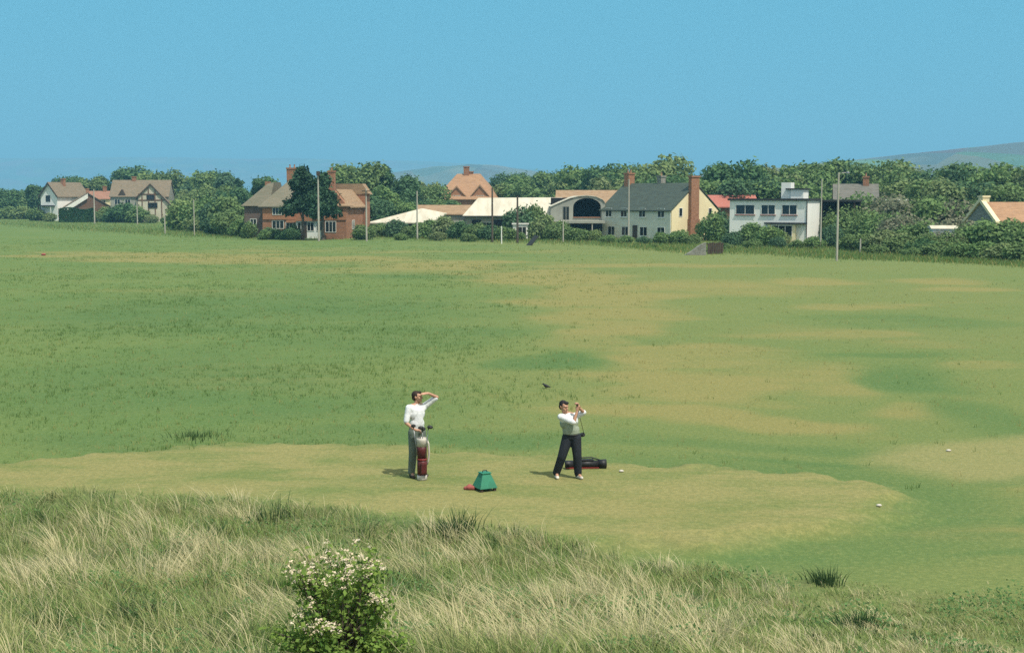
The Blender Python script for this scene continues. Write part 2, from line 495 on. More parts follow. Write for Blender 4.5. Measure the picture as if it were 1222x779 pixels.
# blades seen from afar: light and dark turf flecks
fl = math_n(nt, 'ADD', math_n(nt, 'MULTIPLY', n_fin, .6), math_n(nt, 'MULTIPLY', n_hair, .4))
dk = ramp(nt, fl, .60, .36); lt = ramp(nt, fl, .5, .68)
col = mixc(nt, math_n(nt, 'MULTIPLY', dk, .42), col, (.05,.095,.035,1))
col = mixc(nt, math_n(nt, 'MULTIPLY', lt, .30), col, (.33,.32,.15,1))
bs = N(nt, 'ShaderNodeBsdfPrincipled', Roughness=.95); bs.inputs['Specular IOR Level'].default_value = .1
nt.links.new(col, bs.inputs['Base Color'])
bp = N(nt, 'ShaderNodeBump', Strength=.6, Distance=.06); nt.links.new(fl, bp.inputs['Height']); nt.links.new(bp.outputs[0], bs.inputs['Normal'])
ou = nt.nodes.new('ShaderNodeOutputMaterial'); nt.links.new(bs.outputs[0], ou.inputs[0])
M['turf'] = m
tag(link_mesh('ground', make_ground(), M['turf'], None, True), kind='structure')

def H(x, y):
    return float(height(np.array([x]), np.array([y]))[0]) if y < 200 else 0.0

def land(px, py):
    """the point of the real ground seen at a photo pixel"""
    p = onz(px, py)
    for _ in range(6):
        p = onz(px, py, H(p.x, p.y))
    return p

# ------------------------------------------------------------------ far hills
def ridge(name, prof, Y, depth, mat, seed):
    """prof: (photo px, top py) of the skyline; a rounded range of hills with real depth"""
    n = 160; m = 14
    px = np.linspace(prof[0][0], prof[-1][0], n)
    top = np.interp(px, [p[0] for p in prof], [p[1] for p in prof])
    V = []
    for j in range(m+1):
        v = j/m
        yy = Y + (v-.5)*depth
        prf = math.sin(math.pi*v)**.8 if 0 < v < 1 else 0
        for a, b in zip(px, top):
            zt = zat(b, Y)
            x = xat(a, Y)
            z = -2 + (zt+2)*prf*(1 + .0*(v))
            z += prf*(float(fbm(np.array([x/depth*5]), np.array([v*3+seed]), seed, 4)[0])-.5)*zt*.12
            V.append((x, yy, z))
    Q = [(j*n+i, j*n+i+1, (j+1)*n+i+1, (j+1)*n+i) for j in range(m) for i in range(n-1)]
    o = link_mesh(name, fast_mesh(name, V, Q), mat, None, True)
    return tag(o, kind='structure')

hm, nt = newmat('hill_fields')
tc = nt.nodes.new('ShaderNodeTexCoord')
vo = N(nt, 'ShaderNodeTexVoronoi', Scale=.008); nt.links.new(scaled(nt, tc.outputs['Object'], (1,.6,2)), vo.inputs['Vector'])
c = mixc(nt, ramp(nt, noise(nt, tc.outputs['Object'], .006, 5), .4, .6), (.15,.15,.10,1), (.09,.10,.07,1))
c = mixc(nt, .35, c, vo.outputs['Color'], 'SOFT_LIGHT')
b_ = nt.nodes.new('ShaderNodeBsdfDiffuse'); nt.links.new(c, b_.inputs[0])
ou = nt.nodes.new('ShaderNodeOutputMaterial'); nt.links.new(b_.outputs[0], ou.inputs[0])
M['hill'] = hm
ridge('distant_hills', [(-900,192),(-300,186),(0,190),(150,189),(300,188),(420,191),(520,193),(600,199),(700,207),(820,216),(1000,222)], 9000, 2200, M['hill'], 2)
ridge('middle_hill', [(430,222),(470,206),(520,199),(560,197),(600,199),(660,208),(720,220)], 3600, 500, M['hill'], 3)
ridge('near_hill', [(800,214),(860,204),(940,198),(1030,190),(1100,183),(1160,177),(1222,170),(1300,160),(1450,150),(1700,170),(2000,215)], 2700, 900, M['hill'], 4)

# ------------------------------------------------------------------ haze
hz = MB().box((-11990,-2000,-3), (11990,11990,330)).build('haze', None)
vm, nt = newmat('thin_haze')
pv = N(nt, 'ShaderNodeVolumePrincipled', Density=0.00028); pv.inputs['Color'].default_value = (.28,.68,.98,1)
ou = nt.nodes.new('ShaderNodeOutputMaterial'); nt.links.new(pv.outputs[0], ou.inputs['Volume'])
hz.data.materials.append(vm); tag(hz, kind='stuff')

# ------------------------------------------------------------------ foliage builders
def quads_from(cent, nrm, size, rs, aspect=1.3):
    n = len(cent)
    nrm = nrm/np.maximum(np.linalg.norm(nrm, axis=1, keepdims=True), 1e-6)
    a = rs.normal(size=(n,3)); u = np.cross(nrm, a); u /= np.maximum(np.linalg.norm(u, axis=1, keepdims=True), 1e-6)
    v = np.cross(nrm, u)
    su = (size*aspect)[:,None]; sv = size[:,None]
    # pointed leaf-spray outline
    V = np.stack([cent-u*su, cent-v*sv*.8+nrm*sv*.15, cent+u*su, cent+v*sv*.8+nrm*sv*.15], 1).reshape(-1,3)
    Q = np.arange(n*4).reshape(n,4)
    return V, Q

def crown(name, seed, lobes, n, size, mat, jit=.7, shell=.30):
    rs = np.random.default_rng(seed)
    L = np.array(lobes, float)
    wgt = (L[:,3]*L[:,4] + L[:,4]*L[:,5] + L[:,3]*L[:,5]); wgt /= wgt.sum()
    k = rs.choice(len(L), n, p=wgt)
    d = rs.normal(size=(n,3)); d /= np.linalg.norm(d, axis=1, keepdims=True)
    d[:,2] = np.where(rs.random(n) < .3, np.abs(d[:,2]), d[:,2])
    r = 1 - shell*rs.random(n)**1.5 + .10*rs.normal(size=n)
    P = L[k,:3] + d*L[k,3:6]*r[:,None]
    # ragged outline: push some sprays out
    P += rs.normal(size=(n,3))*size*(.5+1.0*(rs.random((n,1)) < .15))
    keep = P[:,2] > .02
    P = P[keep]; d = d[keep]
    nr = d + rs.normal(size=P.shape)*jit + np.array([0,0,.25])
    sz = size*(.6+.8*rs.random(len(P)))
    V, Q = quads_from(P, nr, sz, rs)
    me = fast_mesh(name, V, Q); me.materials.append(mat)
    return me

def trunk_mesh(seed, h, r, spread, limbs=6, lean=0):
    rs = random.Random(seed); b = MB()
    mid = Vector((lean*.4, 0, h*.55)); top = Vector((lean, 0, h*.86))
    b.tube([(0,0,-.15),(0,0,h*.12),(lean*.15+rs.uniform(-.05,.05)*h*.3,0,h*.3),mid,top], [r*1.35,r,r*.8,r*.55,r*.12], 8)
    for i in range(limbs):
        a = i*2.4+rs.uniform(-.5,.5); t = rs.uniform(.22,.6); s = Vector((lean*t*.6,0,h*t))
        e = s + Vector((math.cos(a)*spread*rs.uniform(.5,.85), math.sin(a)*spread*rs.uniform(.5,.85), h*rs.uniform(.16,.3)))
        b.tube([s, s.lerp(e,.5)+Vector((0,0,h*.03)), e], [r*.45,r*.28,r*.07], 6)
    me = b.mesh('trunk'); me.materials.append(M['bark']); return me

def lobes_round(seed, H_, W_, base=.2, n=22, sq=1.0):
    rs = random.Random(seed); L = []
    for i in range(n):
        a = rs.uniform(0, 6.28); q = rs.random()**.6; z = rs.uniform(base, .86)
        prof = math.sin(math.pi*min(1, max(.12, (z-base)/(1.02-base)*.85+.12)))**.6
        rad = W_*.36*q*prof
        r = W_*(rs.uniform(.16,.25) if i < 11 else rs.uniform(.07,.15)); rad *= 1 if i < 11 else 1.3
        L.append((math.cos(a)*rad, math.sin(a)*rad, H_*z, r, r, r*rs.uniform(.62,.95)*sq))
    L.append((0,0,H_*.55,W_*.33,W_*.33,H_*.3))
    zmax = max(l[2]+l[5] for l in L)
    k = H_/zmax
    return [(l[0],l[1],l[2]*k,l[3],l[4],l[5]*k) for l in L]

def lobes_cone(seed, H_, W_, n=26):
    rs = random.Random(seed); L = []
    for i in range(n):
        t = (i+.5)/n; z = H_*(.1+.86*t); w = W_*.5*(1-t)**.8*rs.uniform(.75,1.15)+.12
        a = i*2.4
        L.append((math.cos(a)*w*.5, math.sin(a)*w*.5, z, w*.75, w*.75, H_*.055+.1))
    return L

def lobes_shrub(seed, H_, W_, n=11, lean=0.0):
    rs = random.Random(seed); L = []
    for i in range(n):
        a = rs.uniform(0,6.28); q = rs.random()**.5*W_*.34
        z = rs.uniform(.15,.72)*H_*(1-.45*(q/(W_*.5)))
        r = W_*rs.uniform(.14,.24)
        L.append((math.cos(a)*q+lean*z, math.sin(a)*q, z, r, r, min(r*.9, H_*.32)))
    L.append((0,0,H_*.3,W_*.36,W_*.36,H_*.34))
    zmax = max(l[2]+l[5] for l in L); k = H_/zmax
    return [(l[0],l[1],l[2]*k,l[3],l[4],l[5]*k) for l in L]

# kinds: reference height 10 for trees, 3 for shrubs
KIND = {}
def kind(key, name, href, mats, lob, n, size, tr, count=3, shell=.3):
    KIND[key] = dict(name=name, href=href, v=[])
    for i in range(count):
        for mk in mats:
            KIND[key]['v'].append((crown('crown', hash((key, i)) % 9999 if False else len(key)*31+i*7+ord(key[0]), lob(i), n, size, M[mk], shell=shell), tr(i)))
kind('round', 'broadleaf_tree', 10, ['leaf_mid','leaf_dark','leaf_light'], lambda i: lobes_round(10+i, 10, 10.5), 7000, .24, lambda i: trunk_mesh(i, 10, .26, 3.4), 4)
kind('tall', 'broadleaf_tree', 10, ['leaf_mid','leaf_dark'], lambda i: lobes_round(50+i, 10, 6.8, .15, 14), 6000, .22, lambda i: trunk_mesh(20+i, 10, .22, 2.2), 3)
kind('cone', 'conifer_tree', 10, ['needle'], lambda i: lobes_cone(70+i, 10, 4.8), 5200, .20, lambda i: trunk_mesh(40+i, 10, .17, .8, 4), 2)
kind('shrub', 'shrub', 3, ['leaf_mid','leaf_dark','leaf_light'], lambda i: lobes_shrub(90+i, 3, 4.6), 4200, .125, lambda i: trunk_mesh(60+i, 3, .09, 1.2), 3)
kind('scrub', 'windswept_shrub', 3, ['leaf_mid','leaf_grey'], lambda i: lobes_shrub(120+i, 3, 5.2, 12, .35), 4200, .12, lambda i: trunk_mesh(80+i, 3, .10, 1.4, 7, .8), 3, .45)

MATIX = {'round': ['leaf_mid','leaf_dark','leaf_light'], 'tall': ['leaf_mid','leaf_dark'], 'cone': ['needle'], 'shrub': ['leaf_mid','leaf_dark','leaf_light'], 'scrub': ['leaf_mid','leaf_grey']}
WORD = {'leaf_mid': 'mid green', 'leaf_dark': 'dark green', 'leaf_light': 'light green', 'needle': 'blackish green', 'leaf_grey': 'grey-green twiggy'}
ORD = ['leftmost','second from the left','third from the left','fourth from the left','fifth from the left','sixth from the left','seventh from the left','eighth from the left','ninth from the left','tenth from the left','eleventh from the left','twelfth from the left','thirteenth from the left','fourteenth from the left','fifteenth from the left','sixteenth from the left']
prng = random.Random(77)
FORM = {'round': 'rounded broadleaf tree', 'tall': 'narrow broadleaf tree', 'cone': 'pointed conifer', 'shrub': 'bushy shrub', 'scrub': 'windswept shrub'}

def plant(kd, px, top, Y, mat=None, wide=1.0, base=0.0):
    K = KIND[kd]; nm = len(MATIX[kd])
    mi = MATIX[kd].index(mat) if mat else prng.randrange(nm)
    vi = prng.randrange(len(K['v'])//nm)
    cm, tm = K['v'][vi*nm+mi]
    x = xat(px, Y); z0 = H(x, Y)+base
    h = zat(top, Y) - z0
    s = h/K['href']
    o = empty(K['name'], (x, Y, z0), prng.uniform(0, 6.28) if kd != 'scrub' else prng.uniform(2.6, 3.7))
    o.scale = (s*wide, s*wide, s)
    link_mesh('crown', cm, None, o); link_mesh('trunk', tm, None, o)
    return o, kd, MATIX[kd][mi], px

def cluster(items, place, group, noun=None):
    """plants of one stand; each label: colour, form, where the stand is, place in it"""
    items = sorted(items, key=lambda t: t[3])
    by = {}
    for it in items: by.setdefault((it[1], it[2]), []).append(it)
    for (kd, mt), li in by.items():
        for i, (o, _, _, _) in enumerate(li):
            wd = f"{WORD[mt]} {FORM[kd]}"
            if len(li) == 1: lb = f"only {wd} {place}"
            elif i == len(li)-1: lb = f"rightmost {wd} {place}"
            else: lb = f"{wd} {place}, {ORD[i]}"
            tag(o, lb, 'tree' if kd in ('round','tall','cone') else 'shrub', group)

j = lambda a: prng.uniform(-a, a)
# far left behind the gabled houses
cluster([plant(prng.choice(['round','tall']), p, t, 405+j(18), m, w_) for p, t, m, w_ in
         [(-14,224,'leaf_mid',1.2),(8,225,'leaf_dark',1.2),(27,222,'leaf_mid',1.2),(44,221,'leaf_dark',1),(78,212,'leaf_dark',.9),(92,211,'leaf_dark',.9),(106,212,'leaf_mid',.9),(120,211,'leaf_dark',.9)]],
        'behind the cream gabled house', 'trees behind the far left houses')
cluster([plant(k, p, t, Y, m) for k, p, t, Y, m in
         [('round',150,199,392,'leaf_dark'),('round',170,208,400,'leaf_mid'),('round',190,207,385,'leaf_light'),('round',207,205,375,'leaf_mid'),('round',223,203,372,'leaf_mid'),
          ('round',241,204,360,'leaf_dark'),('round',258,206,350,'leaf_mid'),('tall',272,207,330,'leaf_dark'),('cone',284,212,320,'needle'),('cone',305,213,300,'needle'),('tall',318,212,300,'leaf_dark'),
          ('round',222,226,345,'leaf_light'),('round',236,220,320,'leaf_light'),('round',262,222,300,'leaf_mid'),('round',280,224,290,'leaf_dark')]],
        'between timbered house and brick house', 'trees left of the brick house')
cluster([plant(k, p, t, Y, m, w_) for k, p, t, Y, m, w_ in
         [('shrub',212,246,262,'leaf_mid',1),('shrub',228,238,250,'leaf_light',1.2),('shrub',246,236,240,'leaf_mid',1.1),('shrub',262,240,228,'leaf_dark',1),('shrub',274,234,226,'leaf_mid',1),
          ('shrub',238,256,236,'leaf_light',1.3),('shrub',220,260,250,'leaf_light',1.3),('shrub',258,258,218,'leaf_dark',1.2),('shrub',274,252,212,'leaf_mid',1.1),('shrub',284,262,206,'leaf_mid',1)]],
        'left of the brick house', 'shrubs left of the brick house')
cluster([plant('shrub', p, t, Y, m, w_) for p, t, Y, m, w_ in
         [(10,246,385,'leaf_mid',1.5),(28,246,380,'leaf_light',1.5),(44,248,352,'leaf_mid',1.2),(58,254,338,'leaf_light',1.2),(114,252,332,'leaf_mid',1.0),(124,247,336,'leaf_light',1),(138,246,326,'leaf_dark',1.2),(152,242,325,'leaf_dark',1.2),(166,246,322,'leaf_mid',1.1),(182,256,318,'leaf_light',1.1),(197,257,316,'leaf_mid',1.2),(217,252,326,'leaf_mid',1.0)]],
        'below the far left gabled houses', 'shrubs below the far left houses')
# behind and right of the brick house
cluster([plant(k, p, t, Y, m, w_) for k, p, t, Y, m, w_ in
         [('round',408,201,255,'leaf_mid',1),('round',428,195,260,'leaf_mid',1),('tall',446,204,262,'leaf_dark',1),('cone',461,197,270,'needle',1.5),('round',476,211,262,'leaf_dark',1),
          ('cone',487,208,272,'needle',1.4),('round',440,224,236,'leaf_dark',1.1),('round',456,222,240,'leaf_mid',1.1),('round',474,226,244,'leaf_dark',1.1),('round',424,238,222,'leaf_mid',1.2),
          ('round',448,240,224,'leaf_dark',1.2),('round',500,214,300,'leaf_light',1),('round',512,222,280,'leaf_mid',1)]],
        'right of the brick house', 'trees right of the brick house')
cluster([plant(k, p, t, Y, m, w_) for k, p, t, Y, m, w_ in
         [('round',492,238,250,'leaf_dark',1.3),('round',510,238,252,'leaf_mid',1.4),('round',528,239,254,'leaf_dark',1.4),('round',546,240,256,'leaf_mid',1.3),('round',476,242,236,'leaf_mid',1.4)]],
        'below the orange hipped roof', 'trees in front of the hipped roof')
cluster([plant('round', p, t, Y, m, w_) for p, t, Y, m, w_ in
         [(596,208,345,'leaf_dark',1),(612,210,340,'leaf_mid',1),(628,207,345,'leaf_dark',1),(645,206,340,'leaf_mid',1),(660,207,340,'leaf_light',1),(676,203,330,'leaf_dark',1),
          (604,220,310,'leaf_light',1.2),(622,221,305,'leaf_mid',1.3),(642,219,300,'leaf_mid',1.3),(662,217,300,'leaf_light',1.3),(682,216,295,'leaf_mid',1.2)]],
        'behind the long pale shed', 'trees behind the long shed')
cluster([plant('round', p, t, Y, m, w_) for p, t, Y, m, w_ in
         [(697,199,300,'leaf_mid',1),(714,197,290,'leaf_dark',.9),(736,197,285,'leaf_mid',1),(756,202,280,'leaf_dark',1),(787,186,270,'leaf_light',1.15),(812,205,275,'leaf_mid',.9),(772,204,262,'leaf_mid',1),
          (800,210,255,'leaf_dark',1),(722,212,262,'leaf_light',1.2),(748,214,258,'leaf_light',1.1),(828,212,262,'leaf_mid',1)]],
        'behind the slate-roofed cottage', 'trees behind the cottage')
cluster([plant(k, p, t, Y, m, w_) for k, p, t, Y, m, w_ in
         [('round',846,202,250,'leaf_dark',1),('round',862,197,245,'leaf_dark',1),('round',879,193,240,'leaf_dark',1),('round',898,201,242,'leaf_mid',1),('round',918,200,250,'leaf_mid',1),('round',938,198,250,'leaf_light',1),
          ('round',958,196,252,'leaf_mid',1),('round',978,195,252,'leaf_mid',1),('round',852,214,225,'leaf_mid',1.2),('round',874,214,222,'leaf_dark',1.2),('round',896,215,224,'leaf_mid',1.2),('round',922,214,224,'leaf_dark',1.1),('round',962,213,226,'leaf_mid',1.2)]],
        'behind the flat-roofed white house', 'trees behind the white house')
cluster([plant(k, p, t, Y, m, w_) for k, p, t, Y, m, w_ in
         [('round',1000,193,258,'leaf_mid',1),('round',1022,191,255,'leaf_dark',1),('round',1044,193,252,'leaf_mid',1),('round',1066,197,250,'leaf_light',1),('round',1090,201,245,'leaf_mid',1),('round',1112,202,240,'leaf_dark',1),
          ('round',1136,198,235,'leaf_mid',1),('round',1158,196,232,'leaf_dark',1),('round',1180,196,230,'leaf_mid',1),('round',1202,200,228,'leaf_mid',1),('round',1226,198,226,'leaf_light',1)]],
        'on the wooded skyline at right', 'trees on the right skyline')
cluster([plant(k, p, t, Y, m, w_) for k, p, t, Y, m, w_ in
         [('round',1062,216,215,'leaf_mid',1.2),('round',1086,214,210,'leaf_light',1.2),('round',1110,216,206,'leaf_mid',1.2),('round',1134,214,202,'leaf_light',1.2),('round',1158,217,200,'leaf_dark',1.1),
          ('round',1186,219,196,'leaf_mid',1.2),('round',1212,221,192,'leaf_mid',1.2)]],
        'in the right wood second rank', 'trees in the second rank of the right wood')
cluster([plant(k, p, t, Y, m, w_) for k, p, t, Y, m, w_ in
         [('scrub',1046,238,182,'leaf_mid',1.0),('scrub',1066,233,180,'leaf_grey',1.0),('scrub',1088,235,176,'leaf_grey',1.0),('scrub',1108,234,174,'leaf_mid',1.0),('scrub',1130,236,172,'leaf_mid',1.0),('scrub',1146,240,170,'leaf_grey',.9),
          ('scrub',1020,246,176,'leaf_mid',1.0),('scrub',1042,256,166,'leaf_mid',1.1),('scrub',1064,254,162,'leaf_mid',1.1),('scrub',1086,256,158,'leaf_grey',1.1),('scrub',1104,262,152,'leaf_mid',1.1),
          ('scrub',1150,262,146,'leaf_grey',1.1),('scrub',1172,266,142,'leaf_mid',1.1),('scrub',1112,276,139,'leaf_mid',.8),('scrub',1142,275,139,'leaf_mid',.8),('scrub',1194,262,140,'leaf_mid',1.2),('scrub',1216,262,138,'leaf_mid',1.2),('scrub',1004,256,178,'leaf_mid',.9),('scrub',1012,240,195,'leaf_grey',.9),('scrub',1034,231,194,'leaf_mid',.9),('scrub',1128,276,140,'leaf_grey',1.2)]],
        'in the scrub around the tiled cottage', 'windswept scrub around the tiled cottage')
# hedge and bushes along the far edge of the course
cluster([plant('shrub', p, t, Y, m, w_) for p, t, Y, m, w_ in
         [(452,266,205,'leaf_mid',1.2),(470,262,203,'leaf_dark',1.1),(492,268,200,'leaf_mid',1.2),(512,262,197,'leaf_mid',1.2),(532,258,196,'leaf_light',1.1),(548,264,193,'leaf_dark',1.1),(566,266,190,'leaf_mid',1.1),(584,268,189,'leaf_dark',1.2),(604,270,187,'leaf_mid',1.2),(440,274,200,'leaf_light',1.3),(520,276,186,'leaf_light',1.4),(560,278,182,'leaf_mid',1.5),(480,278,188,'leaf_mid',1.5)]],
        'in the hedge below the pale sheds', 'hedge shrubs below the sheds')
cluster([plant('shrub', p, t, Y, m, w_) for p, t, Y, m, w_ in
         [(626,246,197,'leaf_dark',.8),(622,277,186,'leaf_mid',1.0),(636,244,198,'leaf_mid',.6),(652,256,190,'leaf_light',.9),(664,264,187,'leaf_mid',1.1),(686,272,182,'leaf_mid',1.4),(706,274,182,'leaf_light',1.2),(724,280,176,'leaf_mid',1.5),(746,281,174,'leaf_mid',1.6),(768,282,172,'leaf_dark',1.5),(790,277,172,'leaf_mid',1.3),(808,274,172,'leaf_mid',1.2),(828,279,170,'leaf_mid',1.2),(810,294,156,'leaf_light',.9),(868,290,152,'leaf_mid',1.1),(782,291,160,'leaf_mid',1.5)]],
        'in front of cottage and arched hangar', 'hedge shrubs in front of the cottage')
cluster([plant('shrub', p, t, Y, m, w_) for p, t, Y, m, w_ in
         [(846,254,186,'leaf_mid',.8),(858,252,188,'leaf_dark',.8),(876,276,165,'leaf_dark',1.2),(896,266,166,'leaf_mid',1.1),(914,270,163,'leaf_mid',1.2),(934,274,166,'leaf_light',1.0),(930,282,158,'leaf_dark',1.0),(952,286,156,'leaf_mid',1.5),(976,282,156,'leaf_mid',1.3),(900,285,156,'leaf_mid',1.6),(870,291,154,'leaf_light',1.4),(992,268,160,'leaf_dark',.9)]],
        'in front of the flat-roofed white house', 'shrubs in front of the white house')
cluster([plant('shrub', p, t, Y, m, w_) for p, t, Y, m, w_ in
         [(1014,280,150,'leaf_mid',1.2),(1038,278,147,'leaf_mid',1.3),(1060,274,145,'leaf_light',1.3),(1080,280,141,'leaf_mid',1.4),(1104,284,137,'leaf_dark',1.4),(1126,288,133,'leaf_mid',1.6),(1150,290,130,'leaf_mid',1.6),(1174,288,128,'leaf_mid',1.6),(1198,290,126,'leaf_light',1.6),(1222,288,124,'leaf_mid',1.6),(1046,292,140,'leaf_mid',1.9),(1090,295,134,'leaf_mid',1.9)]],
        'along the right-hand field hedge', 'shrubs of the right field hedge')

exec_parts = True
# ------------------------------------------------------------------ building helpers
def wall_gable(root, x0, x1, y0, y1, eave, top, mat, axis='x', z0=-.1, name='wall'):
    if axis == 'x':
        ym = (y0+y1)/2
        return MB().prism([(y0,z0),(y1,z0),(y1,eave),(ym,top),(y0,eave)], 'x', x0, x1).build(name, mat, root)
    xm = (x0+x1)/2
    return MB().prism([(x0,z0),(x1,z0),(x1,eave),(xm,top),(x0,eave)][::-1], 'y', y0, y1).build(name, mat, root)

def roof_gable(root, x0, x1, y0, y1, eave, top, mat, axis='x', over=.35, end=.25, th=.16, name='roof'):
    def prof(a0, a1):
        m_ = (a0+a1)/2; k = (top-eave)/((a1-a0)/2)
        e = eave - k*over
        return [(a0-over,e+.03),(m_,top+.03),(a1+over,e+.03),(a1+over,e+th+.03),(m_,top+th*1.25+.03),(a0-over,e+th+.03)]
    if axis == 'x':
        return MB().prism(prof(y0,y1), 'x', x0-end, x1+end).build(name, mat, root)
    return MB().prism(prof(x0,x1)[::-1], 'y', y0-end, y1+end).build(name, mat, root)

def roof_hip(root, x0, x1, y0, y1, eave, top, hipx, mat, over=.4, name='roof', th=.14):
    a, b, c, d = x0-over, x1+over, y0-over, y1+over
    ym = (c+d)/2
    vs = [(a,c,eave),(b,c,eave),(b,d,eave),(a,d,eave),(a,c,eave+th),(b,c,eave+th),(b,d,eave+th),(a,d,eave+th),(a+hipx,ym,top),(b-hipx,ym,top)]
    fs = [(3,2,1,0),(0,1,5,4),(1,2,6,5),(2,3,7,6),(3,0,4,7),(4,5,9,8),(6,7,8,9),(5,6,9),(7,4,8)]
    return MB().add(vs, fs).build(name, mat, root)

def boxpart(root, name, a, b, mat, bevel=0):
    return MB().box(a, b).build(name, mat, root, False, bevel)

def window(root, face, u, z, w_, h, at, fm='white_trim', bars=1, sill=None, mid=True):
    """face: 'f' (facing -y at y=at), 'r' (+x at x=at), 'l' (-x)"""
    fr, pn = MB(), MB()
    t, d = .07, .06
    def put(b, a0, a1, z0, z1, d0, d1):
        if face == 'f': b.box((a0, at-d1, z0), (a1, at-d0, z1))
        elif face == 'r': b.box((at+d0, a0, z0), (at+d1, a1, z1))
        else: b.box((at-d1, a0, z0), (at-d0, a1, z1))
    u0, u1, z0, z1 = u-w_/2, u+w_/2, z-h/2, z+h/2
    put(fr, u0-t, u0, z0-t, z1+t, .004, d); put(fr, u1, u1+t, z0-t, z1+t, .004, d)
    put(fr, u0, u1, z1, z1+t, .004, d); put(fr, u0, u1, z0-t, z0, .004, d)
    for k in range(bars):
        c_ = u0+(k+1)*w_/(bars+1)
        put(fr, c_-.03, c_+.03, z0, z1, .012, d-.01)
    o = fr.build('window', M[fm], root)
    put(pn, u0, u1, z0, z1, .006, .011)
    pn.build('pane', M['glass'], o)
    if sill:
        s_ = MB(); put(s_, u0-.15, u1+.15, z0-t-.1, z0-t-.003, .004, .14); s_.build('sill', M[sill], o)
    return o

def chimney(roof, x, y, z0, z1, wx, wy, mat='brick_stack', pots=2):
    b = MB().box((x-wx/2,y-wy/2,z0),(x+wx/2,y+wy/2,z1-.22))
    b.box((x-wx/2-.08,y-wy/2-.08,z1-.22),(x+wx/2+.08,y+wy/2+.08,z1))
    o = b.build('chimney', M[mat], roof)
    return o

def pots(root, spots):
    for (x, y, z) in spots:
        MB().lathe([(.13,0),(.11,.1),(.10,.38),(.13,.42),(.13,.48)], (x,y,z+.003), 10).build('chimney_pot', M['pot'], root)

# ---------- A cream gabled house, far left
Y = 352; s4 = F/Y
A = empty('gabled_house', (xat(49, Y), Y, 0), R(-22), 'cream house with steep brown roof and gable end, far left of the village', 'house')
zE, zT = zat(233,Y), zat(217,Y)
wd = 5.4
wall_gable(A, 0, wd, 0, 12, zE, zT-.3, M['white'], 'y')
r_ = roof_gable(A, 0, wd, 0, 12, zE, zT-.3, M['roof_brown'], 'y', .5, .4)
chimney(r_, wd/2+.5, 5, zT-1.5, zat(213,Y), .9, .9)
window(A, 'f', 2.4, zat(237,Y), 1.3, 1.5, 0, 'timber', 1)
bb = MB(); k = (zT-.3-zE)/(wd/2)
bb.prism([(-.5,zE-.5*k-.3),(wd/2,zT-.6),(wd/2,zT-.12),(-.5,zE-.5*k+.15)][::-1], 'y', -.5, -.403); bb.prism([(wd/2,zT-.6),(wd+.5,zE-.5*k-.3),(wd+.5,zE-.5*k+.15),(wd/2,zT-.12)], 'y', -.5, -.403)
bb.build('bargeboard', M['timber'], A)
boxpart(A, 'porch_roof', (.2,-1.6,zat(246.5,Y)), (4.6,-.003,zat(245,Y)), M['felt'])
boxpart(A, 'porch_post', (.3,-1.5,-.1), (.45,-1.35,zat(246.5,Y)-.003), M['timber'])
boxpart(A, 'porch_post', (4.3,-1.5,-.1), (4.45,-1.35,zat(246.5,Y)-.003), M['white_trim'])
boxpart(A, 'door', (2.9,-.07,-.05), (3.8,-.004,2.0), M['timber'])
window(A, 'f', 1.5, 1.4, 1.2, 1.0, 0, 'white_trim', 1)
# ---------- B house with broad white verge
B = empty('gabled_house', (xat(78,Y-6), Y-6, 0), R(20), 'low brown-boarded house with broad white verge board on its left slope', 'house')
zE, zT = zat(247,Y-6), zat(229.5,Y-6)
wd = (xat(131,Y-6)-xat(79,Y-6))
wall_gable(B, 0, wd, 0, 8, zE, zT-.3, M['timber_brown'], 'y')
r_ = roof_gable(B, 0, wd, 0, 8, zE, zT-.3, M['roof_brown'], 'y', .5, .3)
chimney(r_, wd/2+.2, 5.5, zT-1, zT+1.0, .8, .8)
xm = wd/2; k = (zT-.3-zE)/(wd/2)
MB().prism([(-.5,zE-.5*k-.05),(xm,zT-.35),(xm,zT-1.5),(.2,zE-.5*k-.9)], 'y', -.62, -.5).build('bargeboard', M['white_trim'], B)
window(B, 'f', xm+.5, 2.4, 1.4, 1.2, 0, 'white_trim', 1)
window(B, 'f', xm-2.5, 1.3, 1.1, 1.0, 0, 'white_trim', 1)
boxpart(B, 'door', (xm+1.8,-.07,-.05), (xm+2.7,-.004,2.0), M['timber'])
# ---------- B2 behind
B2 = empty('tiled_house', (xat(84,372), 372, 0), R(0), 'cream house with red-brown tiled roof behind the white verge house', 'house')
wd = xat(131,372)-xat(84,372)
wall_gable(B2, 0, wd, 0, 8, zat(237.5,372), zat(228,372)-.2, M['cream'])
r_ = roof_gable(B2, 0, wd, 0, 8, zat(237.5,372), zat(228,372)-.2, M['roof_red_brown'])
chimney(r_, wd*.78, 4, zat(232,372), zat(222,372), .9, .9)
for q in (.68, .84): window(B2, 'f', wd*q, zat(242,372), 1.2, 1.2, 0)
window(B2, 'f', wd*.2, zat(242,372), 1.2, 1.2, 0)
# ---------- C half-timbered house
Y = 342
T_ = empty('timbered_house', (xat(132,Y), Y, 0), R(4), 'half-timbered house with long brown roof and big front gable', 'house')
wd = xat(200,Y)-xat(132,Y)
zE, zT = zat(234,Y), zat(214.5,Y)
wall_gable(T_, 0, wd, 0, 8.5, zE, zT-.25, M['pale_grey'])
r_ = roof_gable(T_, 0, wd, 0, 8.5, zE, zT-.25, M['roof_brown'])
chimney(r_, wd*.36, 4.25, zT-.6, zat(210.5,Y), 1.0, .8)
gx0, gx1 = xat(166,Y)-xat(132,Y), xat(208,Y)-xat(132,Y)
gap = xat(181,Y)-xat(132,Y); gt = zat(219.5,Y); gl_, gr_ = zat(235,Y), zat(250,Y)
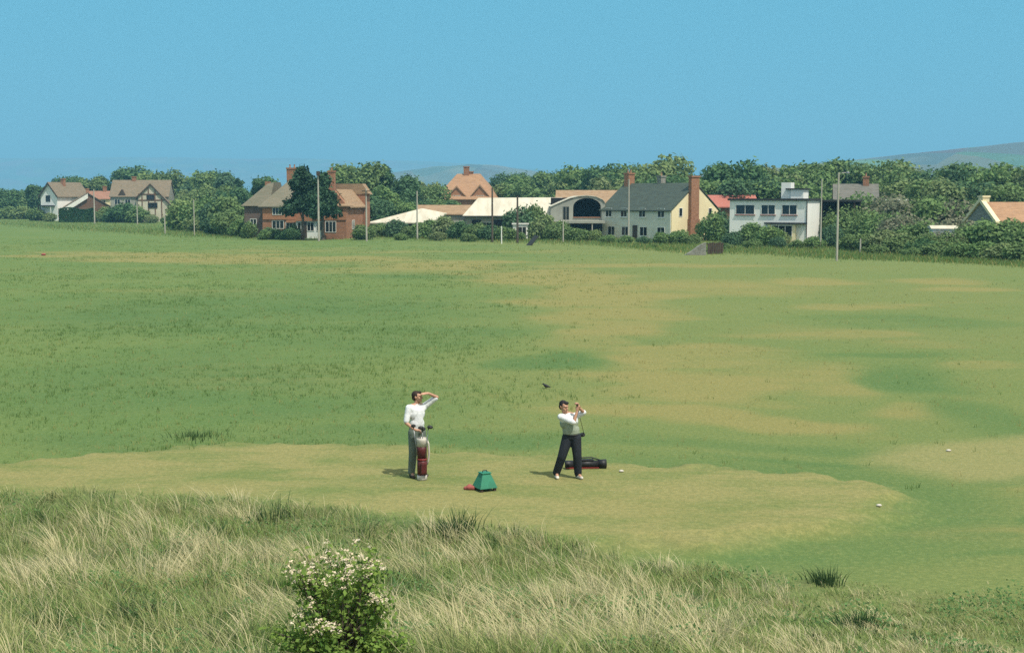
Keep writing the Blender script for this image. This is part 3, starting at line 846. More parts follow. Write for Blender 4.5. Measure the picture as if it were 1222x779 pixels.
# asymmetrical cross gable with a long right slope
MB().prism([(gx0,-.1),(gx0,gl_),(gap,gt-.25),(gx1,gr_),(gx1,-.1)], 'y', -1.8, 4).build('gable_wall', M['cream_plaster'], T_)
MB().prism([(gx0-.6,gl_-.6),(gap,gt-.2),(gx1+.5,gr_-.35),(gx1+.5,gr_-.05),(gap,gt+.08),(gx0-.6,gl_-.3)], 'y', -2.1, 4).build('gable_roof', M['roof_brown'], T_)
bb = MB()
bb.prism([(gx0-.6,gl_-.75),(gap,gt-.35),(gap,gt+.1),(gx0-.6,gl_-.28)][::-1], 'y', -2.2, -2.103); bb.prism([(gap,gt-.35),(gx1+.5,gr_-.5),(gx1+.5,gr_-.03),(gap,gt+.1)], 'y', -2.2, -2.103)
bb.build('bargeboard', M['timber'], T_)
tb = MB()
def strut(b, p, q, w_, y0, y1):
    p, q = Vector(p), Vector(q); d = (q-p).normalized(); n_ = Vector((-d.y, d.x))*w_/2
    b.prism([tuple(p-n_), tuple(q-n_), tuple(q+n_), tuple(p+n_)], 'y', y0, y1)
for zz in (zat(232,Y), zat(239,Y)):
    a_ = gx0+.05; b_ = gap+(gx1-gap)*min(1,(gt-zz)/(gt-gr_))-.35
    strut(tb, (a_, zz), (b_, zz), .3, -1.88, -1.804)
for fx in (.12,.3,.48,.66,.84):
    xx = gx0+(gx1-gx0)*fx
    zt_ = gl_+(gt-gl_)*(xx-gx0)/(gap-gx0) if xx < gap else gt+(gr_-gt)*(xx-gap)/(gx1-gap)
    strut(tb, (xx, 0), (xx, zt_-.5), .26, -1.895, -1.885)
tb.build('timber_frame', M['timber_brown'], T_)
window(T_, 'f', gap, zat(235.5,Y), 1.8, 1.1, -1.9, 'timber', 2)
window(T_, 'f', gap+.5, zat(245,Y), 2.2, 1.2, -1.9, 'timber', 2)
window(T_, 'f', wd*.12, zat(241,Y), 1.3, 1.2, 0); window(T_, 'f', wd*.3, zat(241,Y), 1.3, 1.2, 0)
MB().prism([(wd*.2-1,zE+.1),(wd*.2,zE+1.7),(wd*.2+1,zE+.1)][::-1], 'y', -.1, 3).build('dormer', M['timber'], T_)
# ---------- clipped hedge, far left
hp = Vector((xat(91,328), 328, 0))
hd = empty('clipped_hedge', (hp.x, hp.y, 0), R(6), 'dark green clipped hedge below the brown-boarded house', 'hedge')
hl = 8.0; rs = np.random.default_rng(4); n = 6500
pp = rs.random((n,3))*2-1; ax = rs.integers(0,3,n); sg = np.where(rs.random(n)<.5,-1,1)
ax = np.where(rs.random(n)<.6, np.where(rs.random(n)<.5,1,2), ax)
pp[np.arange(n),ax] = sg*(1-.05*rs.random(n))
nr = np.zeros((n,3)); nr[np.arange(n),ax] = sg
pp = pp*np.array([hl/2,1.1,1.65])+np.array([0,0,1.7]); pp[:,2] *= 1-.08*np.sin(pp[:,0]*.9)
V, Q = quads_from(pp, nr+rs.normal(size=(n,3))*.6, .16*(.6+.7*rs.random(n)), rs)
link_mesh('foliage', fast_mesh('foliage', V, Q), M['hedge_leaf'], hd)
b = MB()
for i in range(9): b.tube([(-hl/2+.5+i*.87,0,-.1),(-hl/2+.5+i*.87,.1,1.4),(-hl/2+.6+i*.87,.2,2.6)], [.06,.05,.02], 6)
b.build('stems', M['bark'], hd)['kind'] = 'stuff'

# ---------- E brick house
Y = 199; PH = R(-9)
E = empty('brick_house', (xat(313,Y), Y, 0), PH, 'large orange brick house with mossy hipped roof and bay windows behind a dark cypress', 'house')
k_ = 1/math.cos(PH)
def ex(px): return (xat(px,Y)-xat(313,Y))*k_
def ez(py): return zat(py,Y)
Lm = ex(423)
Eeave, Etop = ez(247.5), ez(212)
boxpart(E, 'wall', (0,0,-.1), (Lm*.62,9.5,Eeave), M['brick'])
r_ = roof_hip(E, 0, Lm*.62, 0, 9.5, Eeave+.003, Etop, 3.6, M['roof_olive'], .5)
c_ = chimney(r_, ex(338), 4.75, Etop-1.3, ez(199.5), 1.5, .9); pots(r_, [(ex(338)-.35,4.75,ez(199.5)),(ex(338)+.35,4.75,ez(199.5))])
chimney(r_, ex(384), 6, Etop-2.6, ez(203), .9, .9); pots(r_, [(ex(384),6,ez(203))])
# tile-hung upper storey band with a shadow course beneath
boxpart(E, 'tile_hanging', (.1,-.16,ez(262)), (Lm*.62-.05,-.004,Eeave-.05), M['tile_hung'])
window(E, 'f', ex(331.5), ez(252), 1.3, .95, -.16, 'white_trim', 2)
window(E, 'f', ex(332), ez(268), 1.7, 1.1, 0, 'white_trim', 2); window(E, 'f', ex(348), ez(270), 1.5, 1.2, 0, 'white_trim', 2)
boxpart(E, 'porch_roof', (ex(345),-1.1,ez(265.5)), (ex(355),-.18,ez(262.5)), M['tile_hung'])
# left side wall as a set-back wing, shade painted as darker brick
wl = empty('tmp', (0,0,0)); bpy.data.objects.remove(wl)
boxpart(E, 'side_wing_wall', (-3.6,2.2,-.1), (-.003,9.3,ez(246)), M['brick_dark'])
a0, a1, b0, b1 = -4.0, .4, 1.8, 9.7
MB().add([(a0,b0,ez(246)+.003),(a1,b0,ez(246)+.003),(a1,b1,ez(246)+.003),(a0,b1,ez(246)+.003),(-.6,4.2,ez(219)),(.4,4.2,ez(217)),(.4,7.4,ez(217)),(-.6,7.4,ez(219))],
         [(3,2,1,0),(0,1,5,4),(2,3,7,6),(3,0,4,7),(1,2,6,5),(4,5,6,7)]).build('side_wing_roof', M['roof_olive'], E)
MB().tube([(-.25,2.05,0),(-.25,2.05,ez(247))], .08, 6).build('drainpipe', M['white_trim'], E)
window(E, 'f', -2.2, ez(266), .9, 1.0, 2.2, 'white_trim', 1)
boxpart(E, 'side_chimney', (-1.7,6.2,ez(228)), (-1.0,6.9,ez(216)), M['brick_stack'])
# central gabled bay with white-framed windows
bx0, bx1 = ex(358), ex(393)
boxpart(E, 'bay_wall', (bx0,-1.5,-.1), (bx1,-.003,ez(263.5)), M['white'])
MB().prism([(bx0-.3,ez(263.5)+.003),((bx0+bx1)/2-1.0,ez(254)),((bx0+bx1)/2+1.0,ez(254)),(bx1+.3,ez(263.5)+.003)][::-1], 'y', -1.8, -.17).build('bay_roof', M['tile_hung'], E)
for q in (.17,.5,.83):
    window(E, 'f', bx0+(bx1-bx0)*q, ez(270), .95, 1.15, -1.5, 'white_trim', 1)
boxpart(E, 'door', (bx0+(bx1-bx0)*.29,-1.57,-.05), (bx0+(bx1-bx0)*.37,-1.504,ez(264.5)), M['timber'])
# right wing with tan roof, gable end forward
rx0, rx1 = ex(393.5), ex(420)
wall_gable(E, rx0, rx1, -2.2, 7, ez(244), ez(228), M['brick'], 'y', name='right_wing_wall')
roof_gable(E, rx0, rx1, -1.2, 7, ez(244), ez(228), M['roof_tan'], 'y', .45, .2, name='right_wing_roof')
boxpart(E, 'tile_hanging', (rx0+.02,-2.32,ez(262)), (rx1+.02,-2.204,ez(246.5)), M['tile_hung'])
roof_hip(E, rx0-.6, rx1, -2.2, 0, ez(246.5)+.004, ez(237), 1.0, M['roof_tan'], .4, 'pent_roof')
window(E, 'f', rx0+1.0, ez(270), 1.5, 1.5, -2.2, 'white_trim', 2)
window(E, 'f', rx0+.9, ez(252), 1.0, .9, -2.32, 'white_trim', 1)
window(E, 'r', 1.5, ez(268), 1.2, 1.2, rx1)
# main upper tan roof seen over the wing
MB().prism([(rx0-1.6,ez(232)),(rx1+1.0,ez(232)),(rx1-.1,ez(219)),(rx0-1.6,ez(219))], 'y', 7.05, 9.0).build('rear_roof', M['roof_tan'], E)
boxpart(E, 'rear_wall', (rx0-1.4,7.15,-.1), (rx1+.5,9.2,ez(232)-.003), M['brick'])
boxpart(E, 'garden_wall', (rx0+.3,-4.6,-.1), (rx1+.2,-4.3,ez(279)), M['brick'])

# dark cypress pair in front of the brick house
def cypress(px, top, Yc, wide, lab, sd):
    x = xat(px, Yc); h = zat(top, Yc)
    o = empty('cypress_tree', (x, Yc, 0), 0, lab, 'tree')
    rs_ = random.Random(sd); L = []
    for i in range(46):
        t = rs_.random(); z = h*(.38+.54*t); wq = wide*(1-.8*t**1.3)
        a = rs_.uniform(0,6.28); q = rs_.random()**.5
        L.append((math.cos(a)*wq*q*.8, math.sin(a)*wq*q*.8, z, wq*.34+.35, wq*.34+.35, .8))
    L.append((0,0,h*.86,.45,.45,h*.14))
    zm = max(l[2]+l[5] for l in L); L = [(l[0],l[1],l[2]*h/zm,l[3],l[4],l[5]) for l in L]
    link_mesh('crown', crown('crown', sd, L, 10000, .17, M['needle'], .8, .45), None, o)
    link_mesh('trunk', trunk_mesh(sd, h, .22, wide*.5, 7), None, o)
cypress(361, 198, 189.5, 2.9, 'dark cypress with pointed top in front of the brick house', 501)
cypress(385, 205, 189, 2.6, 'dark round-topped cypress behind the tall pale pole at the brick house', 502)
cluster([plant('shrub', p, t, Y_, m_, w_) for p, t, Y_, m_, w_ in [(324,271,192,'leaf_dark',1.2),(340,273,190,'leaf_dark',1.2),(350,268,192,'leaf_mid',.8),(314,274,190,'leaf_mid',1),(346,272,189,'leaf_dark',1.2),(432,268,190,'leaf_mid',1.2),(296,264,196,'leaf_mid',.7)]],
        'against the brick house front', 'shrubs against the brick house')

# ---------- G orange hipped house
Y = 300
G = empty('hipped_house', (xat(521,Y), Y, 0), R(-6), 'far house with steep orange pyramid roof and tall central chimney', 'house')
gw = xat(590,Y)-xat(521,Y); gz = lambda p: zat(p, Y)
boxpart(G, 'wall', (0,0,-.1), (gw,12,gz(238.5)), M['brick'])
r_ = roof_hip(G, 0, gw, 0, 12, gz(238.5)+.003, gz(207), 4.3, M['roof_orange'], .5)
chimney(r_, gw*.46, 6, gz(214), gz(198), 1.2, 1.0)
chimney(r_, gw*.54, 6.3, gz(214), gz(204), .9, 1.0)
for px_, tp in ((545,224),(573,222.5)):
    u = xat(px_,Y)-xat(521,Y)
    d_ = MB().prism([(u-1.7,gz(238)),(u-1.7,gz(234)),(u,gz(tp)),(u+1.7,gz(234)),(u+1.7,gz(238))], 'y', .3, 4).build('dormer', M['tile_hung'], G)
    MB().prism([(u-2.2,gz(235.5)),(u,gz(tp)+.02),(u+2.2,gz(235.5)),(u+2.2,gz(234.3)),(u,gz(tp)+.45),(u-2.2,gz(234.3))], 'y', .1, 4.2).build('dormer_roof', M['roof_orange'], d_)
    window(G, 'f', u, gz(236), 1.5, .9, .3, 'white_trim', 2)
wall_gable(G, -2.4, .6, 1, 9, gz(236), gz(221), M['timber_brown'], 'y', name='side_gable'); roof_gable(G, -2.4, .6, 1, 9, gz(236), gz(221), M['roof_orange'], 'y', .4, .3, name='side_roof')
# dim grey roof left of it
G2 = empty('grey_house', (xat(463,290), 290, 0), R(3), 'grey-roofed house mostly hidden among dark trees left of the orange pyramid roof', 'house')
wall_gable(G2, 0, 8.5, 0, 8, zat(240,290), zat(226.5,290), M['pale_grey']); roof_gable(G2, 0, 8.5, 0, 8, zat(240,290), zat(226.5,290), M['roof_grey'])
window(G2, 'f', 3, zat(244,290), 1.4, 1.0, 0)

# ---------- H long pale shed
Y = 203
hz_ = lambda p: zat(p, Y); hx = lambda p: xat(p, Y)-xat(556,Y)
H1 = empty('long_shed', (xat(556,Y), Y, 0), R(0), 'long low shed with broad cream-white sheet roof', 'shed')
boxpart(H1, 'wall', (0,0,-.1), (hx(672),13,hz_(258.5)), M['pale_grey'])
a0, a1, y0, y1, ze = -.5, hx(673), -.6, 13.6, hz_(258.5)+.003
zt = hz_(235)+1.0
MB().add([(a0,y0,ze),(a1,y0,ze),(a1,y1,ze),(a0,y1,ze),(a0,y0,ze+.14),(a1,y0,ze+.14),(a1,y1,ze+.14),(a0,y1,ze+.14),(a0+2.2,6.5,hz_(236.2)),(a1,6.5,hz_(235.6))],
         [(3,2,1,0),(0,1,5,4),(1,2,6,5),(2,3,7,6),(3,0,4,7),(4,5,9,8),(6,7,8,9),(5,6,9),(7,4,8)]).build('roof', M['sheet_white'], H1)
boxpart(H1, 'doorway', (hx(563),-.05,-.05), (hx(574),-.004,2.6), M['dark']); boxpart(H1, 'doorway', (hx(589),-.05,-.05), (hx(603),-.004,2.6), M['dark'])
boxpart(H1, 'gutter', (-.5,-.72,ze-.05), (hx(612),-.605,ze+.1), M['felt'])
window(H1, 'f', hx(580), 1.7, 1.6, 1.0, 0)
# lower shed in front at left
H2 = empty('low_shed', (xat(442,208), 208, 0), R(0), 'low shed with tapering white roof left of the long shed', 'shed')
lx = lambda p: xat(p,208)-xat(442,208); lz = lambda p: zat(p,208)
boxpart(H2, 'wall', (lx(452),0,-.1), (lx(524),6,lz(268.5)), M['pale_grey'])
MB().add([(lx(437),-.5,lz(267)),(lx(514),-.5,lz(266.5)),(lx(531),6.5,lz(256)),(lx(500),7.0,lz(250)),
          (lx(437),-.5,lz(265.8)),(lx(514),-.5,lz(265.2)),(lx(531),6.5,lz(255)),(lx(500),7.0,lz(249))],
         [(3,2,1,0),(4,5,6,7),(0,1,5,4),(1,2,6,5),(2,3,7,6),(3,0,4,7)]).build('roof', M['sheet_white'], H2)
boxpart(H2, 'doorway', (lx(484),-.05,-.05), (lx(491),-.004,2.0), M['dark']); window(H2, 'f', lx(503), 1.2, 1.2, .8, 0)
H3 = empty('tan_shed', (xat(498,216), 216, 0), R(0), 'tan-roofed shed between the low shed and the long shed', 'shed')
tw = xat(560,216)-xat(498,216)
wall_gable(H3, 0, tw, 0, 7, zat(256,216), zat(246.5,216), M['pale_grey']); roof_gable(H3, 0, tw, 0, 7, zat(256,216), zat(246.5,216), M['roof_tan'])
window(H3, 'f', tw*.8, 1.6, 1.2, .8, 0)
# ---------- barn roof behind arch
BN = empty('brown_barn', (xat(664,228), 228, 0), R(-4), 'barn with dull tan roof behind the arched hangar', 'barn')
bw = xat(738,228)-xat(664,228)
wall_gable(BN, 0, bw, 0, 9, zat(243,228), zat(228.5,228), M['brick_dark']); roof_gable(BN, 0, bw, 0, 9, zat(243,228), zat(228.5,228), M['roof_tan'])
boxpart(BN, 'doorway', (bw*.4,-.05,-.05), (bw*.55,-.004,3), M['dark'])
# ---------- arched hangar
Y = 197
AR = empty('arched_hangar', (xat(657,Y), Y, 0), R(0), 'pale rendered hangar with black arched opening beside the slate-roofed cottage', 'hangar')
ax_ = lambda p: xat(p,Y)-xat(657,Y); az = lambda p: zat(p,Y)
ac, ar = ax_(700.5), (ax_(717)-ax_(684))/2
aw0, aw1 = ax_(657), ax_(722)
zb, zc = az(262), az(247)
arch = [(ac+ar*math.cos(t), zc+(az(236.5)-zc)*math.sin(t)) for t in np.linspace(math.pi, 0, 17)]
outer_top = [(aw0,az(247)),(ax_(668),az(242)),(ax_(680),az(237)),(ax_(690),az(234.5)),(ax_(700),az(233.8)),(ax_(711),az(235)),(ax_(719),az(238.5)),(aw1,az(242))]
front = MB()
# wall left of opening, right of opening and spandrel above, 0.4 thick
front.prism([(aw0,-.1),(ac-ar,-.1),(ac-ar,zc),(ac-ar,outer_top[2][1]),(ax_(668),az(242)),(aw0,az(247))][::-1], 'y', 0, .4)
front.prism([(ac+ar,-.1),(aw1,-.1),(aw1,az(242)),(ac+ar,az(237.5))][::-1], 'y', 0, .4)
def outz(x): return float(np.interp(x, [p[0] for p in outer_top], [p[1] for p in outer_top]))
for (xa, za), (xb, zb_) in zip(arch[:-1], arch[1:]):
    front.prism([(xa,za),(xb,zb_),(xb,outz(xb)),(xa,outz(xa))][::-1], 'y', 0, .4)
front.prism([(ac-ar,-.1),(ac+ar,-.1),(ac+ar,az(259.5)),(ac-ar,az(259.5))][::-1], 'y', .003, .397)
front.build('wall', M['pale_grey'], AR)
sh = MB(); pr = [(x,z+.01) for x, z in outer_top]+[(x,z-.15) for x, z in outer_top[::-1]]
for i in range(len(outer_top)-1):
    (xa,za),(xb,zb_) = outer_top[i], outer_top[i+1]
    sh.prism([(xa,za+.004),(xb,zb_+.004),(xb,zb_+.09),(xa,za+.09)][::-1], 'y', -.15, 16)
sh.build('roof', M['sheet_white'], AR)
boxpart(AR, 'side_wall', (aw0,.403,-.1), (aw0+.3,16,az(247)-.05), M['pale_grey']); boxpart(AR, 'side_wall', (aw1-.3,.403,-.1), (aw1,16,az(242)-.05), M['pale_grey'])
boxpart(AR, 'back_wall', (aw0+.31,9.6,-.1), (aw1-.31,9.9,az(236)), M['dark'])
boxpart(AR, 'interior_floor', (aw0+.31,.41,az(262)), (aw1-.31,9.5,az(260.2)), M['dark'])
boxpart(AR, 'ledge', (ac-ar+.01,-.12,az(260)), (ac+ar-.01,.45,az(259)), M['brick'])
window(AR, 'f', ax_(675.5), az(254.5), .85, 1.9, 0, 'pale_grey', 1)
boxpart(AR, 'lean_to_roof', (ax_(655),-4,az(266)), (ax_(720),-.004,az(263)), M['pale_grey'])
for p in (667.5, 705): boxpart(AR, 'lean_to_post', (ax_(p)-.07,-3.9,-.1), (ax_(p)+.07,-3.7,az(266)-.003), M['pole'])
boxpart(AR, 'lean_to_shade', (ax_(658),-.06,-.05), (ax_(719),-.005,az(266)-.1), M['dark'])  # dark sheet put in for the shade under the lean-to roof
# small white kiosk beside poles
KX = empty('white_hut', (xat(612,194), 194, 0), R(0), 'small white flat-roofed hut with dark window right of the long shed', 'hut')
kw = xat(630,194)-xat(612,194)
boxpart(KX, 'wall', (0,0,-.1), (kw,2.4,zat(268,194)), M['white']); boxpart(KX, 'roof', (-.15,-.2,zat(268,194)+.003), (kw+.15,2.6,zat(266.5,194)), M['white_trim'])
window(KX, 'f', kw*.62, 1.1, 1.1, 1.2, 0)
# dark panel leaning in the hedge
pnl = MB().prism([(0,0),(1.2,1.2),(1.3,1.15),(.15,-.1)], 'x', -.5, .5).build('leaning_panel', M['felt'])
pp_ = onz(630, 293); pnl.location = (pp_.x, pp_.y, 0.0); pnl.rotation_euler = (0,0,R(-60)); tag(pnl, 'dark flat panel leaning at the hedge below the white hut', 'panel')

# ---------- I slate-roofed cottage
Y = 187; PHI = R(-48)
corner = onY(801, 287, Y)
I_ = empty('slate_cottage', (corner.x, Y, 0), PHI, 'grey pebble-dashed cottage with dark slate roof, cream gable and tall brick chimney', 'house')
L_, W_ = 13.7, 10.2
zE, zT = zat(251,Y), zat(216.5,Y)
MB().prism([(0,-.1),(W_,-.1),(W_,zE-.2),(W_/2,zT-.35),(0,zE)], 'x', -L_, -.25).build('wall', M['pebble'], I_)
MB().prism([(0,-.1),(W_,-.1),(W_,zE-.2),(W_/2,zT-.35),(0,zE)], 'x', -.247, 0).build('gable_wall', M['cream'], I_)
r_ = roof_gable(I_, -L_, 0, 0, W_, zE, zT-.35, M['roof_slate'], 'x', .3, .12, .14)
sx = lambda u: u
yc = W_*.43
st_ = MB().box((.004,yc-1.0,-.1),(.6,yc+1.0,zat(262,Y))).box((.004,yc-.85,zat(262,Y)+.002),(.55,yc+.85,zat(211.5,Y))).box((-.05,yc-.95,zat(211.5,Y)+.003),(.65,yc+.95,zat(209.5,Y)))
st_.build('gable_chimney', M['brick_stack'], I_)
chimney(r_, -L_+.9, W_/2, zT-1.0, zat(208.5,Y+10)+.3, .9, 1.3); pots(r_, [(-L_+.9,W_/2-.3,zat(208.5,Y+10)+.3),(-L_+.9,W_/2+.3,zat(208.5,Y+10)+.3)])
chimney(r_, -L_*.5, W_/2+.4, zT-1.2, zat(211,Y+5)+.2, .8, 1.0, 'stone'); pots(r_, [(-L_*.5,W_/2+.4,zat(211,Y+5)+.2)])
for u in (.12,.34,.60,.86):
    window(I_, 'f', -L_*(1-u), zat(253.8,Y+6), 1.15, 1.15, 0, 'white_trim', 1, 'white_trim')
for u in (.16,.36,.62,.86):
    window(I_, 'f', -L_*(1-u), 1.15, 1.3, 1.2, 0, 'white_trim', 1, 'white_trim')
window(I_, 'r', 1.9, zat(253.5,Y), .6, 1.1, 0, 'white_trim', 0); window(I_, 'r', W_-1.9, zat(253.5,Y+4), .6, 1.1, 0, 'white_trim', 0)
boxpart(I_, 'door', (-L_*.5-.45,-.07,-.05), (-L_*.5+.45,-.004,2.0), M['timber'])
MB().tube([(-.12,-.1,0),(-.12,-.1,zE-.1)], .05, 6).build('drainpipe', M['white_trim'], I_)
# ---------- J red roofed barn
Y = 214
J_ = empty('red_roofed_barn', (xat(834,Y), Y, 0), R(0), 'low barn with red sheet roof between the cottage and the white house', 'barn')
jw = xat(905,Y)-xat(834,Y)
MB().prism([(0,-.1),(8,-.1),(8,zat(246,Y)),(4,zat(234.5,Y)),(0,zat(247.5,Y))], 'x', 0, jw).build('wall', M['timber_brown'], J_)
roof_gable(J_, 0, jw, 0, 8, zat(247,Y), zat(234.5,Y), M['roof_red'], 'x', .4, .2)
boxpart(J_, 'doorway', (jw*.1,-.05,-.05), (jw*.3,-.004,3), M['dark'])
# ---------- K flat-roofed white house
Y = 171; PHI = R(-26)
corner = onY(962, 290, Y)
K_ = empty('white_house', (corner.x, Y, 0), PHI, 'white flat-roofed modern house with three dark windows above a canopy', 'house')
L_ = 10.1; W_ = 7.0
kz = lambda p: zat(p,Y); kx = lambda p: -L_*(962-p)/93
boxpart(K_, 'wall', (-L_,0,-.1), (0,W_,kz(239.5)), M['white'])
boxpart(K_, 'roof', (-L_-.25,-.25,kz(239.5)+.003), (.2,W_+.3,kz(237)), M['felt'])
for p0, p1 in ((877,899),(908,924),(933,950)):
    window(K_, 'f', kx((p0+p1)/2), kz(250.5), (kx(p1)-kx(p0)), 1.15, 0, 'white_trim', 1, 'red_sill')
boxpart(K_, 'canopy', (kx(913),-.75,kz(267.6)), (.1,-.004,kz(265.8)), M['felt'])
boxpart(K_, 'bay', (kx(918),-.5,-.1), (kx(950),-.005,kz(268)-.01), M['cream'])
window(K_, 'f', kx(934), 1.7, 2.6, 1.3, -.5, 'white_trim', 2)
boxpart(K_, 'drainpipe', (-.02,-.1,0), (.08,-.004,kz(240)), M['timber'])
boxpart(K_, 'tank_room', (kx(937),2.4,kz(237)+.003), (kx(952),5.2,kz(226)), M['white']); boxpart(K_, 'tank_room_roof', (kx(931),2.2,kz(226)+.003), (kx(954),5.4,kz(224.6)), M['felt'])
boxpart(K_, 'roof_stack', (kx(925),2.6,kz(237)+.003), (kx(936.5),4.4,kz(217.5)), M['white'])
# carport on the right
boxpart(K_, 'carport_roof', (-1,7.4,kz(241)), (4.6,11.5,kz(238.5)), M['felt'])
for xx, yy in ((4.4,7.6),(4.4,11.2),(2.2,7.6)): boxpart(K_, 'carport_post', (xx-.08,yy-.08,-.1), (xx+.08,yy+.08,kz(241)-.003), M['timber'])
boxpart(K_, 'carport_shade', (-.9,11.3,-.1), (4.3,11.4,kz(241)-.003), M['dark'])  # near-black sheet standing in for the shaded carport recess
boxpart(K_, 'steps', (.3,-.6,-.1), (1.5,1.6,.9), M['stone'])
# ---------- stone ramp at track end, dark planks added where a shadowed gap lies
p = onz(842, 305)
RW = empty('stone_ramp_wall', (p.x, p.y, 0), R(0), 'pale stone wedge-shaped wall at the track end below the cottage gable', 'wall')
RW.scale = (.85,1,.85)
MB().prism([(-2.5,-.1),(.0,-.1),(.0,1.55),(-.35,1.45),(-.9,1.15),(-1.7,.55),(-2.5,.1)][::-1], 'y', -.3, .4).build('wall', M['stone'], RW)
p = onz(842, 304)
GT = empty('shadow_planks', (p.x+.2, p.y+.2, 0), R(35), 'dark planks added for the shadowed gap right of the stone wedge wall', 'gate')
for i in range(7): MB().box((.1+i*.32,0,.05),(.36+i*.32,.05,1.15+.06*(i%3))).build('plank', M['timber'], GT)
for zz in (.3,1.05): boxpart(GT, 'rail', (0,.053,zz), (2.4,.12,zz+.12), M['timber'])
# ---------- L house with chimney in the trees
Y = 205
LH = empty('grey_roofed_house', (xat(996,Y), Y, 0), R(-12), 'grey-roofed house sunk in shrubs right of the white house with stubby chimney', 'house')
lw = xat(1046,Y)-xat(996,Y)
wall_gable(LH, 0, lw, 0, 9, zat(247,Y), zat(221,Y), M['pale_grey']); r_ = roof_gable(LH, 0, lw, 0, 9, zat(247,Y), zat(221,Y), M['roof_grey'])
chimney(r_, xat(1033,Y)-xat(996,Y), 4.5, zat(226,Y), zat(210,Y), .9, .9); pots(r_, [(xat(1033,Y)-xat(996,Y),4.5,zat(210,Y))])
window(LH, 'f', 2, 2.2, 1.3, 1.2, 0); window(LH, 'f', 4.2, 2.2, 1.3, 1.2, 0)
SR = empty('white_shed', (xat(1056,196), 196, 0), R(10), 'shed with thin white roof edge half buried in scrub, upper of two', 'shed')
boxpart(SR, 'wall', (0,0,-.1), (3.2,3,zat(239.5,196)), M['white']); boxpart(SR, 'roof', (-.3,-.3,zat(239.5,196)+.003), (3.5,3.3,zat(238,196)), M['white_trim'])
p = xat(1114,143)
SR2 = empty('white_shed', (p, 143, 0), R(-8), 'small white shed roof in the scrub left of the tiled cottage', 'shed')
sw = xat(1141,143)-p
boxpart(SR2, 'wall', (0,0,-.1), (sw,2.2,zat(273,143)), M['white']); MB().prism([(-.2,zat(273,143)+.003),(2.4,zat(273,143)+.003),(2.4,zat(270.5,143)),(1.1,zat(269.2,143))], 'x', -.2, sw+.2).build('roof', M['sheet_white'], SR2)
# ---------- M tiled cottage at right edge
Y = 152; PHI = R(12)
p = onY(1187, 290, Y)
MC = empty('tiled_cottage', (p.x, Y, 0), PHI, 'stone cottage with orange tiled roof and cream coped gable at the right edge', 'house')
zE, zT = zat(264.5,Y), zat(241.5,Y+3)
wall_gable(MC, 0, 16, 0, 6.2, zE, zT-.2, M['stone'])
r_ = roof_gable(MC, .35, 16, 0, 6.2, zE, zT-.2, M['roof_orange'], 'x', .35, 0)
cop = MB().prism([(-.45,zE-.35),(3.1,zT+.05),(6.65,zE-.35),(6.65,zE+.05),(3.1,zT+.5),(-.45,zE+.05)], 'x', -.22, .34).build('gable_coping', M['cream'], MC)
chimney(r_, .35, 3.1, zT+.02, zat(233.5,Y+3), .85, .95, 'cream')
window(MC, 'l', 3.1, 2.0, 1.0, 1.2, 0); window(MC, 'f', 4, 1.8, 1.3, 1.2, 0); window(MC, 'f', 9, 1.8, 1.3, 1.2, 0)

# ------------------------------------------------------------------ poles
def pole(px, top, bot, mat, r, lab, arm=None, name='utility_pole', cap=None):
    p = onz(px, bot); h = zat(top, p.y)
    o = empty(name, (p.x, p.y, 0), 0, lab, 'pole', 'poles along the village edge')
    r *= 0.85
    MB().tube([(0,0,-.3),(0,0,h*.5),(0,0,h)], [r*1.15,r,r*.8], 8).build('shaft', M[mat], o)
    if arm == 'cross':
        boxpart(o, 'crossarm', (-.6,-.06,h-.5), (.6,-r-.003 if False else .06,h-.38), M['timber'])
    if arm == 'bars':
        for zz in (.4, .8): boxpart(o, 'crossarm', (-.55,-r-.08,h-zz), (.55,-r*.8,h-zz+.1), M['timber'])
    if arm == 'lamp':
        MB().tube([(0,0,h-.25),(.3,0,h-.05),(.8,0,h)], .035, 6).build('arm', M['metal'], o)
        MB().lathe([(.05,.12),(.16,.04),(.18,-.06),(.1,-.12)][::-1], (.85,0,h-.02), 10).build('lamp_head', M['metal'], o)
    if arm == 'box': boxpart(o, 'bracket_box', (-.18,-r-.2,h-.55), (.3,-r*.8,h+.05), M['timber'])
    return o
pole(113, 226, 267, 'pole', .17, 'pale pole beside the dark clipped hedge')
pole(164, 240, 268, 'pole', .13, 'short pale pole in front of the half-timbered house')
pole(197, 243, 279, 'pole', .11, 'thin pale pole in rough grass between timbered house and brick house')
pole(232, 238, 281, 'pole', .09, 'thin pole standing among the light shrubs left of the brick house')
pole(380.5, 205, 288, 'pole', .15, 'tall pale pole with dark bracket box in front of the cypress', 'box')
pole(437.5, 225, 288, 'pole', .13, 'pale pole right of the brick house', 'bars')
pole(498, 228, 286, 'pole', .13, 'slim grey pole standing in front of the low white-roofed shed')
pole(587.5, 224, 289, 'pole_dark', .15, 'dark pole crossing the cream shed roof, left one of two')
pole(617.5, 234, 290, 'pole_dark', .16, 'dark pole at the right end of the cream shed roof')
pole(750, 214, 289, 'pole', .12, 'slim pole in front of the slate-roofed cottage')
pole(979, 214, 297, 'pole', .1, 'plain pale pole beside the right end of the white house')
pole(998.5, 206, 312, 'pole', .115, 'tallest pale pole with a lamp arm right of the white house', 'lamp', 'lamp_pole')
pole(598.5, 270, 291, 'white_trim', .09, 'short white post in the hedge below the dark poles', None, 'white_post')
pole(1026.5, 285, 303, 'pole', .10, 'short pale post at the field edge right of the lamp pole', None, 'short_post')
pole(672, 262, 289, 'pole', .10, 'stubby pale post by the arched hangar lean-to', None, 'short_post')

